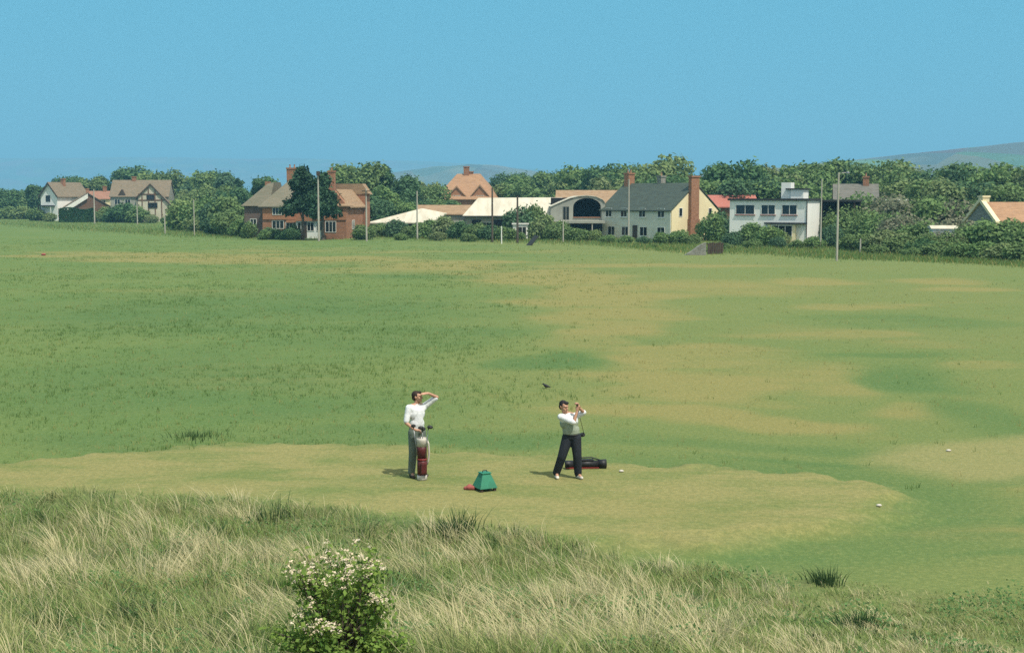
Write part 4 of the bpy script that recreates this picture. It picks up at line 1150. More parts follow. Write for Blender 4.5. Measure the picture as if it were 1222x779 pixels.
# wires between poles
def wire(a, b, sag, lab):
    pts = [tuple(Vector(a).lerp(Vector(b), t/12) + Vector((0,0,-sag*4*(t/12)*(1-t/12)))) for t in range(13)]
    o = MB().tube(pts, .012, 5).build('overhead_wire', M['felt']); tag(o, lab, 'wire')
pA, pB = onz(998.5,312), onz(979,297)
hA, hB = zat(206,pA.y), zat(214,pB.y)
wire((pA.x,pA.y,hA-.3),(pB.x,pB.y,hB-.2),.4,'overhead wire from the lamp pole to the neighbouring plain pole')

# ------------------------------------------------------------------ cars
def car(px, py, rz, lab, col):
    p = onz(px, py)
    o = empty('parked_car', (p.x, p.y, 0), rz, lab, 'car', 'cars parked at the village edge')
    cm = surf('car_paint_'+col, {'teal': (.10,.24,.26,1), 'blue': (.05,.09,.2,1)}[col], None, 1, rough=.3, spec=.5)
    prof = [(-1.85,.32),(1.85,.32),(1.9,.62),(1.8,.85),(.95,.93),(-1.0,.95),(-1.78,.88),(-1.9,.6)]
    MB().prism(prof[::-1], 'y', -.75, .75).build('body', cm, o, False, .05)
    cab = [(-1.25,.953),(.85,.953),(.35,1.42),(-.85,1.44)]
    c_ = MB().add([(-1.25,-.7,.953),(.85,-.7,.953),(.85,.7,.953),(-1.25,.7,.953),(-.85,-.56,1.42),(.35,-.56,1.42),(.35,.56,1.42),(-.85,.56,1.42)],
                  [(3,2,1,0),(4,5,6,7),(0,1,5,4),(1,2,6,5),(2,3,7,6),(3,0,4,7)]).build('windows', M['glass'], o)
    boxpart(o, 'roof', (-.88,-.58,1.423), (.38,.58,1.47), M['white_trim'])
    for x in (-1.15,1.2):
        for y in (-.72,.72):
            w_ = MB().tube([(x,y-.09,.31),(x,y+.09,.31)], .31, 16).build('wheel', M['felt'], o)
            MB().tube([(x,y-.1 if y < 0 else y+.092,.31),(x,y-.092 if y < 0 else y+.1,.31)], .17, 12).build('hubcap', M['metal'], w_)
    for y in (-.5,.5):
        MB().ellipsoid((1.87,y,.68),(.06,.11,.1),10,6).build('headlight', M['white_trim'], o)
    boxpart(o, 'bumper', (1.9,-.74,.4), (1.98,.74,.5), M['metal']); boxpart(o, 'bumper', (-1.98,-.74,.4), (-1.9,.74,.5), M['metal'])
car(298, 282, R(-70), 'pale teal car parked at the dark left wing of the brick house', 'teal')
car(1, 259.5, R(20), 'dark blue car at the left edge of the field', 'blue')

# ------------------------------------------------------------------ grass (nobody could count the blades)
def blades(name, P, hgt, wid, lean, rs, mat, seg=3, droop=.5):
    """P (n,3) roots; hgt, wid (n); lean (n,2) horizontal drift over the height"""
    n = len(P)
    ang = rs.random(n)*np.pi
    side = np.stack([np.cos(ang), np.sin(ang)*.6, np.zeros(n)], 1)
    V = []
    for k in range(seg+1):
        t = k/seg
        c_ = P.copy()
        c_[:,:2] += lean*(t**1.7)[None] if np.ndim(t) else lean*t**1.7
        c_[:,2] += hgt*(t - droop*.35*t**3)
        ww = wid*(1-t**1.6)*.5 + .0006
        V.append(c_-side*ww[:,None]); V.append(c_+side*ww[:,None])
    V = np.stack(V, 1)
    m_ = 2*(seg+1)
    base = (np.arange(n)*m_)[:,None]
    Q = np.concatenate([np.stack([base[:,0]+2*k, base[:,0]+2*k+1, base[:,0]+2*k+3, base[:,0]+2*k+2], 1) for k in range(seg)])
    o = link_mesh(name, fast_mesh(name, V.reshape(-1,3), Q), mat)
    return tag(o, kind='stuff')

M['blade_green'] = leafmat('green_blades', (.165,.245,.075,1), (.225,.285,.10,1), (.14,.23,.072,1), .35, .9, .0, .4)
M['blade_dry'] = leafmat('dry_blades', (.50,.445,.25,1), (.56,.50,.31,1), (.42,.39,.2,1), .3, .9, .0, .2)
M['blade_olive'] = leafmat('olive_blades', (.24,.27,.105,1), (.31,.31,.14,1), (.23,.26,.1,1), .3, .9, .0, .35)
M['blade_dark'] = leafmat('dark_blades', (.035,.07,.028,1), (.06,.10,.04,1), (.035,.07,.028,1), .25, 1.5, .0, .3)
M['blade_rough'] = leafmat('rough_blades', (.060,.120,.036,1), (.085,.15,.045,1), (.06,.12,.036,1), .3, .08, .0, .4)
M['blade_turf'] = leafmat('turf_blades', (.085,.150,.040,1), (.12,.185,.052,1), (.085,.150,.04,1), .35, .08, .0, .4)
M['blade_turf_dry'] = leafmat('turf_dry_blades', (.25,.22,.075,1), (.29,.245,.095,1), (.2,.2,.07,1), .3, .08, .0, .3)

def dune_points(n, rs, ymin=11.2, edge=0.0):
    Yv = ymin + (29-ymin)*rs.random(n*3)**1.15
    Xv = (rs.random(n*3)*2-1)*(.44*Yv+1.2)
    ok = dune_depth(Xv, Yv) > edge
    Xv, Yv = Xv[ok][:n], Yv[ok][:n]
    return Xv, Yv

def tussocks(name, ncl, per, hmin, hmax, mat, seed, spread, wmin, wmax, lean_x, field, thr):
    rs = np.random.default_rng(seed)
    X, Yv = dune_points(ncl*2, rs)
    f = fbm(X*.45+field, Yv*.45, 60+field, 3)
    ok = f + rs.normal(size=len(f))*.07 > thr
    X, Yv, f = X[ok][:ncl], Yv[ok][:ncl], f[ok][:ncl]
    # shorter and thinner towards the right, as in the photo
    right = sstep(.06, .24, X/Yv)
    hs = (hmin+(hmax-hmin)*rs.random(len(X)))*(1-.62*right)*sstep(-.4, 1.6, dune_depth(X, Yv)+.5)
    k = np.repeat(np.arange(len(X)), per)
    q = rs.normal(size=(len(k),2))*spread
    px_, py_ = X[k]+q[:,0], Yv[k]+q[:,1]
    h = hs[k]*(.55+.6*rs.random(len(k)))
    P_ = np.stack([px_, py_, height(px_, py_)-.02], 1)
    cl = np.stack([lean_x+rs.normal(size=len(X))*.34, rs.normal(size=len(X))*.25], 1)
    lean = (cl[k] + q/spread*.22 + rs.normal(size=(len(k),2))*.12)*h[:,None]
    w_ = wmin+(wmax-wmin)*rs.random(len(k))
    return blades(name, P_, h, w_, lean, rs, mat, 3, .6)

tussocks('dune_grass', 6000, 20, .14, .36, M['blade_green'], 1, .13, .007, .014, -.15, 0, 0.0)
tussocks('dry_marram_grass', 760, 24, .32, .68, M['blade_dry'], 2, .07, .006, .013, -.35, 5, .53)
tussocks('pale_grass_stalks', 1500, 5, .25, .62, M['blade_dry'], 4, .2, .006, .011, -.3, 23, .3)
tussocks('olive_dune_grass', 1500, 18, .22, .5, M['blade_olive'], 6, .09, .007, .013, -.25, 31, .4)
tussocks('dark_dune_grass', 700, 20, .2, .42, M['blade_dark'], 3, .11, .007, .014, -.1, 11, .5)

def dune_weeds():
    rs = np.random.default_rng(41)
    X, Yv = dune_points(60000, rs, 11.2, .3)
    f = fbm(X*1.1, Yv*1.1, 71, 3)
    ok = f + rs.normal(size=len(f))*.03 > .56
    X, Yv, f = X[ok], Yv[ok], f[ok]
    z = height(X, Yv) + np.clip((f-.52)*1.6, 0, .3)*rs.random(len(X))
    V, Q = quads_from(np.stack([X, Yv, z], 1), rs.normal(size=(len(X),3))*.5+np.array([0,-.2,.8]), .018*(.6+.8*rs.random(len(X))), rs)
    tag(link_mesh('dune_weeds', fast_mesh('dune_weeds', V, Q), M['weed']), kind='stuff')
M['weed'] = leafmat('weed_leaves', (.075,.155,.055,1), (.11,.19,.07,1), (.06,.13,.05,1), .3, 1.5, 0, .4)
dune_weeds()

# rough on the fairway, thickest at left
rs = np.random.default_rng(8)
def rough(name, n, seed, mat, per, hm, w_, gate):
    rs = np.random.default_rng(seed)
    Yv = 26*np.exp(rs.random(n)*np.log(190/26)); Xv = (rs.random(n)*2-1)*(.42*Yv+2)
    t = Xv/Yv
    left = 1-sstep(-.12, .12, t + (fbm(Xv*.08, Yv*.08, 31, 3)-.5)*.2)
    g = fbm(Xv*.2, Yv*.2, 33, 4)
    dens = gate(Xv, Yv, left, g)
    dens *= (1-tee_mask(Xv, Yv))*(1-.9*tee2_mask(Xv, Yv))*(dune_depth(Xv, Yv) < .3)
    ok = rs.random(n) < dens
    Xv, Yv, g = Xv[ok], Yv[ok], g[ok]
    k = np.repeat(np.arange(len(Xv)), per)
    sc = np.clip(Yv/60, .6, 2.2)
    q = rs.normal(size=(len(k),2))*.10*sc[k][:,None]
    px_, py_ = Xv[k]+q[:,0], Yv[k]+q[:,1]
    h = hm*(.5+rs.random(len(k)))*(.5+g[k])
    P_ = np.stack([px_, py_, np.where(py_ < 200, height(px_, py_), 0)-.01], 1)
    lean = rs.normal(size=(len(k),2))*.35*h[:,None]
    return blades(name, P_, h, w_*sc[k]*(.6+.8*rs.random(len(k))), lean, rs, mat, 2, .4)
rough('rough_grass', 44000, 21, M['blade_turf'], 6, .11, .016, lambda X, Y, l, g: np.clip((.02+.9*l)*(g*1.7-.35), 0, 1))
rough('dry_turf_grass', 30000, 22, M['blade_turf_dry'], 5, .12, .013, lambda X, Y, l, g: np.clip(.5*(1.1-g*1.5), 0, 1)*.6)
rough('dark_rough_grass', 3500, 23, M['blade_rough'], 6, .11, .015, lambda X, Y, l, g: np.clip((l*.5+.0)*(g*2.6-1.2), 0, 1))

def verge(name, n, seed, mat, hm):
    """long grass along the foot of the village hedges"""
    rs = np.random.default_rng(seed)
    bx = [-60,0,120,210,290,430,560,700,820,900,1000,1100,1222,1300]; by = [268,268,276,281,284,283,287,291,302,302,308,312,318,322]
    px = rs.uniform(-40, 1262, n); py = np.interp(px, bx, by) - rs.random(n)**1.4*12 + rs.normal(size=n)*1.6
    X = np.empty(n); Yv = np.empty(n)
    u = (px-CX)/F; v = (CY-py)/F
    dz = -sp+v*cp; t = -EYE/dz
    X = u*t; Yv = (cp+v*sp)*t
    h = hm*(.4+rs.random(n))
    P_ = np.stack([X, Yv, np.zeros(n)-.02], 1)
    return blades(name, P_, h, .05*(.6+.8*rs.random(n)), rs.normal(size=(n,2))*.35*h[:,None], rs, mat, 2, .4)
verge('verge_grass', 42000, 31, M['blade_turf'], .42)
verge('verge_dry_grass', 14000, 32, M['blade_turf_dry'], .42)
verge('verge_weeds', 16000, 33, M['leaf_mid'], .45)

# single dark rush clumps
def clump(px, py, h, n, spread, lab):
    p = land(px, py); rs = np.random.default_rng(int(px))
    q = rs.normal(size=(n,2))*spread
    P_ = np.stack([p.x+q[:,0], p.y+q[:,1], height(p.x+q[:,0], p.y+q[:,1])-.02], 1)
    hh = h*(.5+.6*rs.random(n))
    o = blades('rush_clump', P_-np.array([p.x,p.y,p.z]), hh, .012+.01*rs.random(n), (q/spread*.2+rs.normal(size=(n,2))*.15-[.1,0])*hh[:,None], rs, M['blade_dark'])
    del o['kind']; o.location = p
    tag(o, lab, 'plant', 'dark rush clumps in the dune grass')
clump(545, 646, .55, 130, .14, 'dark rush clump at the dune edge below the green tee box')
clump(255, 640, .30, 90, .16, 'dark low clump added for a dark hole, left of the flowering bush')  # dark blades added where a dark hole lies in the grass
clump(985, 697, .34, 150, .11, 'dark clump in short grass below the right end of the tee')
clump(1022, 752, .34, 110, .13, 'lowest dark clump, near the bottom edge at right')
clump(325, 622, .45, 110, .2, 'dark clump at the tee edge above the flowering bush')
clump(232, 522, .25, 160, .3, 'dark weed clump in the left rough beyond the tee')

# ------------------------------------------------------------------ flowering bush
def bush():
    p = land(408, 815)
    o = empty('flowering_bush', p, 0, 'small hawthorn bush covered in white blossom in the foreground grass', 'bush')
    rs = np.random.default_rng(17); rd = random.Random(3)
    topz = 1.30; b = MB(); leaves, lnr, flw = [], [], []
    for i in range(84):
        a = i*2.4+rd.uniform(-.4,.4); up_ = rd.random()
        L_ = rd.uniform(.75, 1.0)
        e = Vector((math.cos(a)*(.58-.26*up_)*L_*1.08*rd.uniform(.75,1.15), math.sin(a)*(.5-.2*up_)*L_, topz*(.26+.72*up_)*L_**.5))
        s_ = Vector((0,0,.05+.3*up_*rd.random()))
        m1 = s_.lerp(e,.45)+Vector((rd.uniform(-.06,.06),rd.uniform(-.06,.06),.05))
        m2 = s_.lerp(e,.75)+Vector((rd.uniform(-.07,.07),rd.uniform(-.07,.07),.03))
        b.tube([s_,m1,m2,e], [.014,.009,.006,.002], 5)
        pts = [s_,m1,m2,e]
        nl = 74
        for q in range(nl):
            t = .25+.75*rd.random()**.7; seg = min(2, int(t*3)); f = t*3-seg
            c_ = pts[seg].lerp(pts[seg+1], f)
            off = Vector((rd.gauss(0,1),rd.gauss(0,1),rd.gauss(0,.8)))*.05
            leaves.append(c_+off); lnr.append(off.normalized()*.6+Vector((0,-.1,.5)))
        if up_ > .22:
            for q in range(rd.choice([3,4,6,8])):
                t = .6+.4*rd.random()**.6; seg = min(2, int(t*3)); c_ = pts[seg].lerp(pts[seg+1], t*3-seg)+Vector((rd.gauss(0,.045),rd.gauss(0,.045)-.02,.055))
                for r_ in range(9): flw.append(c_+Vector((rd.gauss(0,.013),rd.gauss(0,.013),rd.gauss(0,.009))))
    b.tube([(0,0,-.1),(.01,0,.25),(.0,.02,.5)], [.035,.03,.02], 8)
    b.build('stem', M['bark'], o)
    V, Q = quads_from(np.array(leaves), np.array(lnr)+rs.normal(size=(len(leaves),3))*.5, .019*(.6+.7*rs.random(len(leaves))), rs)
    link_mesh('foliage', fast_mesh('foliage', V, Q), leafmat('hawthorn_leaves', (.075,.165,.038,1), (.17,.24,.055,1), (.06,.13,.035,1), .4, 6, 0, .7), o)
    V, Q = quads_from(np.array(flw), rs.normal(size=(len(flw),3))*.5+np.array([0,-.2,.9]), .0105*(.6+.7*rs.random(len(flw))), rs, 1.05)
    link_mesh('blossom', fast_mesh('blossom', V, Q), leafmat('blossom', (.64,.53,.37,1), (.70,.62,.48,1), (.60,.47,.33,1), .2, 9, 0, 0), o)
bush()

# ------------------------------------------------------------------ people
M['skin'] = surf('skin', (.50,.28,.19,1), (.44,.23,.15,1), 8, rough=.55)
M['shirt'] = surf('white_shirt', (.72,.73,.74,1), (.69,.70,.72,1), 7, rough=.85, bump=.9, stretch=(1.3,1.3,.7))
M['trouser_grey'] = surf('grey_green_cloth', (.14,.17,.14,1), (.10,.125,.105,1), 5, rough=.9, bump=.9, stretch=(1.3,1.3,.7))
M['trouser_navy'] = surf('navy_cloth', (.020,.024,.032,1), (.014,.017,.024,1), 5, rough=.9, bump=.9, stretch=(1.3,1.3,.7))
M['vest'] = surf('grey_green_wool', (.30,.34,.26,1), (.24,.28,.22,1), 6, rough=.95, bump=.9, stretch=(1.3,1.3,.7))
M['hair_brown'] = surf('brown_hair', (.035,.018,.012,1), (.02,.012,.009,1), 20, rough=.7)
M['hair_black'] = surf('black_hair', (.014,.011,.013,1), (.01,.009,.01,1), 20, rough=.7)
M['shoe_brown'] = surf('brown_leather', (.05,.03,.02,1), None, 6, rough=.5)
M['shoe_white'] = surf('white_leather', (.72,.66,.58,1), None, 6, rough=.5)
M['maroon'] = surf('maroon_leather', (.10,.018,.018,1), (.07,.014,.014,1), 5, rough=.5)
M['bag_white'] = surf('white_leathercloth', (.62,.57,.50,1), None, 5, rough=.5)
M['bag_black'] = surf('black_leather', (.02,.02,.022,1), None, 5, rough=.5)
M['bag_red'] = surf('red_trim', (.28,.04,.035,1), None, 5, rough=.5)
M['tee_green'] = surf('green_paint', (.035,.21,.125,1), (.03,.17,.10,1), 4, rough=.5)
M['red_cloth'] = surf('faded_red_cloth', (.32,.09,.075,1), (.26,.07,.06,1), 7, rough=.9)

def head(b, c, yaw, pitch=0):
    """skull, jaw, nose, brow, ears round centre c; returns the turn matrix (face towards -Y before turning)"""
    Rm = Matrix.Rotation(yaw, 3, 'Z') @ Matrix.Rotation(pitch, 3, 'X')
    c = Vector(c); L_ = lambda x, y, z: c + Rm @ Vector((x, y, z))
    b.ellipsoid(L_(0,.012,.025), (.074,.094,.092), rot=Rm)
    b.ellipsoid(L_(0,-.030,-.045), (.055,.062,.068), rot=Rm)
    b.capsule(L_(0,-.088,.012), L_(0,-.108,-.022), .010, .015, 8)          # nose
    for s_ in (-1,1):
        b.capsule(L_(s_*.014,-.086,.034), L_(s_*.05,-.068,.032), .013, .010, 8)   # brow
        b.ellipsoid(L_(s_*.031,-.074,.010), (.013,.009,.009), 8, 6, Rm)           # eye
        b.ellipsoid(L_(s_*.078,.012,-.002), (.012,.022,.034), 8, 6, Rm)           # ear
        b.ellipsoid(L_(s_*.042,-.056,-.025), (.024,.022,.026), 8, 6, Rm)          # cheek
    b.capsule(L_(-.022,-.084,-.052), L_(.022,-.084,-.052), .010, .010, 8)  # lips
    b.ellipsoid(L_(0,-.076,-.092), (.022,.020,.018), 8, 6, Rm)             # chin
    return Rm

def hand(b, wrist, direction, palm_n, curl, side):
    """palm, four unequal bent fingers and a thumb leaving the side of the palm"""
    w_ = Vector(wrist); d = Vector(direction).normalized(); n_ = Vector(palm_n); n_ = (n_-d*n_.dot(d)).normalized()
    a = d.cross(n_)*side
    kn = w_+d*.088
    b.capsule(w_, w_+d*.03, .026, .027, 10)
    for k in (-.5,.5): b.capsule(w_+d*.015+a*.022*k, kn+a*.042*k, .021, .017, 8)
    for i, (o_, ln) in enumerate(((-.033,.066),(-.011,.078),(.011,.074),(.033,.058))):
        p = kn+a*o_; dd = d.copy(); r_ = .0095
        ax_ = dd.cross(n_).normalized()
        for sgm, fr in enumerate((.46,.30,.24)):
            dd = Matrix.Rotation(curl, 3, ax_) @ dd
            q = p+dd*ln*fr; b.capsule(p, q, r_, r_*.9, 8); p = q; r_ *= .9
    t0 = w_+d*.03-a*.026
    t1 = t0-a*.028+d*.028+n_*.012; t2 = t1+d*.03+n_*.018+a*.004
    b.capsule(t0, t1, .014, .012, 8); b.capsule(t1, t2, .011, .009, 8)

def person(name_lab, loc, rz, J):
    o = empty('person', loc, rz, name_lab, 'person')
    b = MB()
    c = J['head']; Rm = head(b, c, J['yaw'], J.get('tilt', 0))
    c = Vector(c)
    b.capsule(J['neck'], c+Vector((0,.01,-.07)), .056, .052)
    ch, wa, pe = Vector(J['chest']), Vector(J['waist']), Vector(J['pelvis'])
    b.ellipsoid(ch, (.165,.105,.16)); b.ellipsoid(wa, (.135,.095,.13)); b.ellipsoid(pe, (.155,.11,.12))
    b.capsule(ch+Vector((0,0,.02)), wa, .10, .10); b.capsule(wa, pe, .10, .10)
    for s_ in ('L','R'):
        sh, el, wr = Vector(J['sh'+s_]), Vector(J['el'+s_]), Vector(J['wr'+s_])
        b.capsule(J['neck'], sh, .05, .052); b.capsule(ch, sh, .09, .055)
        b.capsule(sh, el, .050, .038); b.capsule(el, wr, .038, .026)
        hand(b, wr, J['hd'+s_], J['hn'+s_], J.get('curl'+s_, .4), 1 if s_ == 'L' else -1)
        hp_, kn, an = Vector(J['hp'+s_]), Vector(J['kn'+s_]), Vector(J['an'+s_])
        b.capsule(pe, hp_, .09, .085); b.capsule(hp_, kn, .082, .054); b.capsule(kn, an, .054, .036)
        b.capsule(an, an+Vector(J['ft'+s_])*.12+Vector((0,0,-.045)), .034, .032)
    b.fused('body', M['skin'], o, .0075, 4)
    # shirt with sleeves
    b = MB()
    b.ellipsoid(ch, (.188,.13,.18)); b.ellipsoid(wa, (.165,.125,.15)); b.capsule(ch, wa, .135, .13)
    b.ellipsoid(wa.lerp(pe,.6), (.165,.122,.10))
    for s_ in ('L','R'):
        sh, el = Vector(J['sh'+s_]), Vector(J['el'+s_])
        nk = Vector(J['neck'])+Vector((0,0,-.05))
        b.capsule(nk, sh, .065, .07); b.capsule(ch, sh, .11, .072)
        e2 = sh.lerp(el, J.get('sleeve', .9))
        b.capsule(sh, e2, .070, .060)
    for a in range(10):
        t = a*math.pi/5; q = Vector(J['neck'])+Vector((math.cos(t)*.062, math.sin(t)*.058, .0 if True else 0))
        b.capsule(q+Vector((0,0,-.03)), q+Vector((0,0,.012)), .014, .012, 6)
    b.fused('shirt', J['shirt_mat'], o, .011, 5)
    # trousers
    b = MB(); b.ellipsoid(pe, (.175,.13,.125)); b.ellipsoid(pe+Vector((0,0,.07)), (.165,.122,.06))
    for s_ in ('L','R'):
        hp_, kn, an = Vector(J['hp'+s_]), Vector(J['kn'+s_]), Vector(J['an'+s_])
        k = J.get('baggy', 1.0)
        b.capsule(pe, hp_, .11, .105*k); b.capsule(hp_, kn, .103*k, .082*k); b.capsule(kn, an+Vector((0,0,.01)), .082*k, .070*k)
    b.fused('trousers', J['trouser_mat'], o, .012, 5)
    for s_ in ('L','R'):
        an = Vector(J['an'+s_]); f = Vector(J['ft'+s_]).normalized(); z_ = J.get('z'+s_, 0)
        b = MB(); g_ = an.copy(); g_.z = .04+z_*.4
        b.capsule(g_-f*.045, g_+f*.05, .042, .044); b.capsule(g_+f*.05, g_+f*.165+Vector((0,0,-.008)), .044, .034)
        b.capsule(g_-f*.03+Vector((0,0,.03)), an+Vector((0,0,.02)), .042, .042)
        sh_ = b.fused('shoe', J['shoe_mat'], o, .009, 3)
    # hair cap
    b = MB(); Lh = lambda x, y, z: c + Rm @ Vector((x, y, z))
    b.ellipsoid(Lh(0,.030,.042), (.080,.090,.086), rot=Rm); b.ellipsoid(Lh(0,.055,-.01), (.070,.062,.07), rot=Rm)
    b.ellipsoid(Lh(.01,-.045,.088), (.055,.048,.030), rot=Rm)
    for s_ in (-1,1): b.ellipsoid(Lh(s_*.070,.005,.035), (.014,.03,.035), 8, 6, Rm)
    b.fused('hair', J['hair_mat'], o, .009, 2)
    return o, b

p1 = land(498, 568.5)
a1 = R(38)
J1 = dict(head=(.0,-.02,1.625), yaw=R(38), tilt=R(-4), neck=(0,.0,1.475), chest=(0,.01,1.29), waist=(0,.0,1.08), pelvis=(0,.01,.955),
          shL=(.185,.0,1.415), elL=(.375,-.165,1.60), wrL=(.165,-.17,1.70), hdL=(-.97,.10,.02), hnL=(.05,.35,-.95), curlL=.12,
          shR=(-.185,.01,1.415), elR=(-.275,-.02,1.13), wrR=(-.19,-.20,1.005), hdR=(.75,-.65,-.15), hnR=(.1,.2,-1), curlR=.45,
          hpL=(.09,.0,.90), knL=(.105,-.03,.50), anL=(.10,.02,.09), ftL=(.25,-1,0), hpR=(-.09,.0,.90), knR=(-.115,-.02,.50), anR=(-.12,.03,.09), ftR=(-.3,-1,0),
          shirt_mat=M['shirt'], trouser_mat=M['trouser_grey'], shoe_mat=M['shoe_brown'], hair_mat=M['hair_brown'], sleeve=.88, baggy=1.05)
person('man in white shirt shading his eyes with raised arm beside a maroon golf bag', p1, a1, J1)

# upright golf bag in front of him
wp = Matrix.Rotation(a1, 3, 'Z') @ Vector((-.11,-.30,0))
bp_ = Vector((p1.x+wp.x+.02, p1.y+wp.y-.0, 0)); bp_.z = H(bp_.x, bp_.y)
GB = empty('golf_bag', bp_, R(20), 'upright maroon and white golf bag held by the standing man', 'golf bag')
GB.scale = (.86,.86,1)
MB().lathe([(.105,.0),(.118,.02),(.118,.10)], n=20).build('base', M['bag_white'], GB, True)
MB().lathe([(.112,.102),(.114,.30),(.112,.40)], n=20).build('lower_panel', M['maroon'], GB, True)
MB().lathe([(.119,.402),(.119,.435)], n=20).build('buckle_band', M['bag_red'], GB, True)
MB().lathe([(.112,.437),(.115,.60),(.118,.675)], n=20).build('upper_panel', M['maroon'], GB, True)
MB().lathe([(.120,.677),(.124,.80),(.126,.845),(.112,.847),(.108,.70)], n=20).build('collar', M['bag_white'], GB, True)
MB().box((-.07,-.185,.14),(.07,-.10,.37)).build('pocket', M['maroon'], GB, False, .025)
MB().tube([(.12,.0,.80),(.155,-.01,.72),(.165,-.02,.55),(.15,-.01,.38),(.115,.0,.30)], .022, 8).build('strap', M['bag_white'], GB, True)

def club(name_lab, grp, mat_shaft='metal', wood=True):
    """a golf club: grip at origin, head at +Z end, 1.05 m"""
    o = empty('golf_club', (0,0,0), 0, name_lab, 'golf club', grp)
    MB().tube([(0,0,.0),(0,0,.26)], [.013,.010], 8).build('grip', M['bag_black'], o, True)
    MB().tube([(0,0,.262),(0,0,1.03)], [.0075,.006], 8).build('shaft', M[mat_shaft], o, True)
    if wood:
        b = MB(); b.ellipsoid((.035,-.01,1.06),(.062,.05,.035)); b.capsule((0,0,1.0),(.012,0,1.045),.010,.016,8)
        b.fused('club_head', M['bag_black'], o, .006, 2)
    else:
        MB().prism([(0,1.0),(.07,1.03),(.075,1.08),(.01,1.05)], 'y', -.012, .012).build('club_head', M['metal'], o, False, .004)
    return o
cw = club('dark-headed golf club standing in the upright maroon bag', 'clubs in the upright bag')
ci = club('dark-headed golf club standing in the upright maroon bag', 'clubs in the upright bag')
for i, (dx, dy, tx, ty, dz, src) in enumerate([(.03,-.03,.10,.06,.0,cw),(-.04,.02,-.10,.05,-.05,ci),(.01,.05,.02,-.12,-.02,None),(-.03,-.05,-.05,.12,.02,None)]):
    o = src or copy_tree(cw)
    o.location = (bp_.x+dx, bp_.y+dy, bp_.z+.03+dz); o.rotation_euler = (ty, tx, i*1.7)

# golfer at the end of his swing
p2 = land(677, 570.5)
J2 = dict(head=(-.075,-.03,1.455), yaw=R(42), tilt=R(10), neck=(-.02,.0,1.315), chest=(.03,.0,1.15), waist=(.07,.0,.98), pelvis=(.08,.01,.865),
          shL=(.185,.09,1.25), elL=(.325,.02,1.33), wrL=(.215,-.12,1.455), hdL=(-.25,-.2,.9), hnL=(-.6,-.3,-.1), curlL=.95,
          shR=(-.135,-.07,1.255), elR=(.115,-.20,1.165), wrR=(.185,-.15,1.39), hdR=(.15,.1,.95), hnR=(.5,.6,.1), curlR=.95,
          hpL=(.165,.0,.82), knL=(.195,-.03,.46), anL=(.215,.02,.09), ftL=(.45,-1,0), hpR=(.0,.01,.82), knR=(-.11,-.05,.45), anR=(-.215,.05,.10), ftR=(.1,-1,0),
          shirt_mat=M['shirt'], trouser_mat=M['trouser_navy'], shoe_mat=M['shoe_white'], hair_mat=M['hair_black'], sleeve=.95, baggy=1.12)
g, _ = person('golfer in white sleeves, grey vest and navy trousers finishing a swing', p2, 0, J2)
b = MB(); ch, wa, pe = Vector(J2['chest']), Vector(J2['waist']), Vector(J2['pelvis'])
b.ellipsoid(ch+Vector((0,0,-.03)), (.192,.138,.16)); b.ellipsoid(wa, (.175,.136,.15)); b.capsule(ch, wa, .146, .14); b.ellipsoid(wa.lerp(pe,.4), (.176,.136,.09))
b.fused('vest', M['vest'], g, .011, 5)
b = MB(); b.ellipsoid(wa.lerp(pe,.78), (.182,.14,.022)); b.build('belt', M['bag_black'], g, True)
gc = club('club swung over the golfer\'s shoulder', None)
hp_ = Vector(p2)+Vector((.19,-.11,1.46))
dr = Vector((.16,.62,-.62)).normalized()
gc.rotation_euler = dr.to_track_quat('Z','Y').to_euler(); gc.location = hp_-dr*.10

# bag lying behind him
q = land(700, 558.5)
LB = empty('golf_bag', q, R(4), 'black golf bag lying on the grass behind the golfer', 'golf bag')
Lq = lambda b_: b_
def lay(prof, name, mat, parent=LB):
    b_ = MB().lathe(prof, n=18); b_.v = [(z-.45, x, y+.09) for x, y, z in b_.v]
    return b_.build(name, M[mat], parent, True)
lay([(.072,0),(.08,.02),(.08,.16)], 'base', 'bag_black'); lay([(.075,.162),(.077,.70)], 'body', 'bag_black'); lay([(.09,.702),(.098,.86),(.085,.862),(.08,.74)], 'collar', 'bag_black')
boxpart(LB, 'piping', (-.44,-.09,.012), (.25,-.07,.035), M['bag_red']); boxpart(LB, 'pocket', (-.2,-.06,.15), (.15,.06,.195), M['bag_black'], .025)
MB().tube([(-.25,0,.165),(-.1,.02,.22),(.1,.02,.225),(.28,0,.17)], .014, 8).build('strap', M['bag_black'], LB, True)
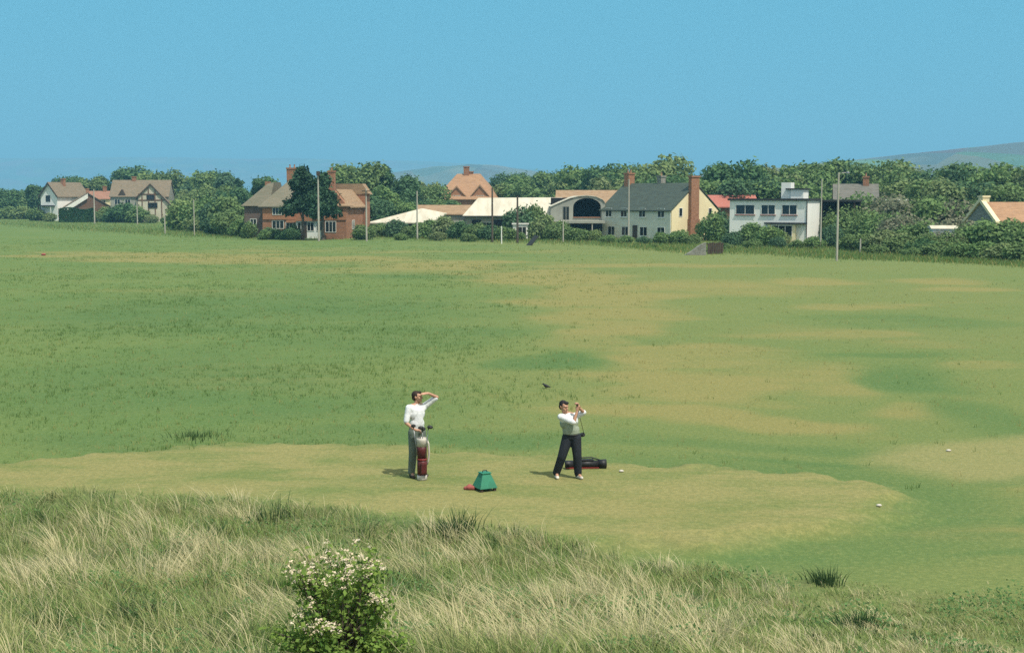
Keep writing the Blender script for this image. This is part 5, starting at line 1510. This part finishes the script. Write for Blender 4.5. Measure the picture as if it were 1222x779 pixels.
# green tee box with sloping sides
q = land(578.5, 584.5)
TB = empty('tee_box', q, R(28), 'green box with sloping sides standing on the tee', 'tee box')
w0, w1, hh = .185, .085, .27
MB().add([(-w0,-w0,.06),(w0,-w0,.06),(w0,w0,.06),(-w0,w0,.06),(-w1,-w1,.06+hh),(w1,-w1,.06+hh),(w1,w1,.06+hh),(-w1,w1,.06+hh)],
         [(3,2,1,0),(4,5,6,7),(0,1,5,4),(1,2,6,5),(2,3,7,6),(3,0,4,7)]).build('sides', M['tee_green'], TB, False, .008)
for sx_ in (-1,1):
    for sy_ in (-1,1): boxpart(TB, 'foot', (sx_*.14-.025,sy_*.14-.025,-.02), (sx_*.14+.025,sy_*.14+.025,.057), M['timber'])
boxpart(TB, 'lid', (-.1,-.1,.333), (.1,.1,.352), M['tee_green'], .006)
MB().tube([(-.05,0,.352),(-.04,0,.385),(.04,0,.385),(.05,0,.352)], .009, 8).build('handle', M['bag_black'], TB, True)
q = land(561, 584)
b = MB(); b.ellipsoid((0,0,.04),(.09,.07,.055)); b.ellipsoid((-.07,.01,.03),(.06,.05,.04)); b.ellipsoid((.06,-.02,.035),(.05,.05,.045)); b.ellipsoid((-.01,.03,.07),(.05,.04,.035))
o = b.fused('red_bundle', M['red_cloth'], None, .01, 2); o.location = q; tag(o, 'small faded red cloth bundle beside the green tee box', 'bundle')

# tee markers
def marker(px, py, mat, lab, r=.09):
    q = land(px, py); o = empty('tee_marker', q, 0, lab, 'tee marker', 'tee markers')
    MB().ellipsoid((0,0,r*.55),(r*1.3,r,r*.62)).build('cap', M[mat], o, True)
    MB().tube([(0,0,-.1),(0,0,.02)], .02, 6).build('spike', M['timber'], o)
marker(741.5, 563, 'bag_white', 'pale tee marker right of the lying black bag', .04)
marker(1049, 604, 'bag_white', 'white tee marker at the right end of the near tee', .04)
marker(1132, 538.5, 'bag_white', 'tiny pale marker on the second tee at right', .045)
marker(52, 305, 'red_cloth', 'red marker on the far left fairway', .2)
# bird on the fairway
q = land(651.5, 463.5)
o = empty('small_bird', q, R(150), 'small black bird on the fairway above the golfer', 'bird')
b = MB(); b.ellipsoid((0,0,.085),(.085,.05,.05), rot=Matrix.Rotation(R(-18),3,'Y')); b.ellipsoid((.085,0,.135),(.034,.030,.030)); b.capsule((.115,0,.134),(.148,0,.13),.011,.004,8)
b.capsule((-.06,0,.075),(-.15,0,.05),.032,.014,8)
for s_ in (-1,1): b.capsule((0,s_*.018,.05),(.01,s_*.02,.0),.007,.005,6); b.capsule((.01,s_*.02,.004),(.035,s_*.022,.004),.005,.004,6); b.capsule((.03,s_*.045,.1),(-.1,s_*.03,.075),.022,.01,6)
b.fused('body', M['bag_black'], o, .005, 2)
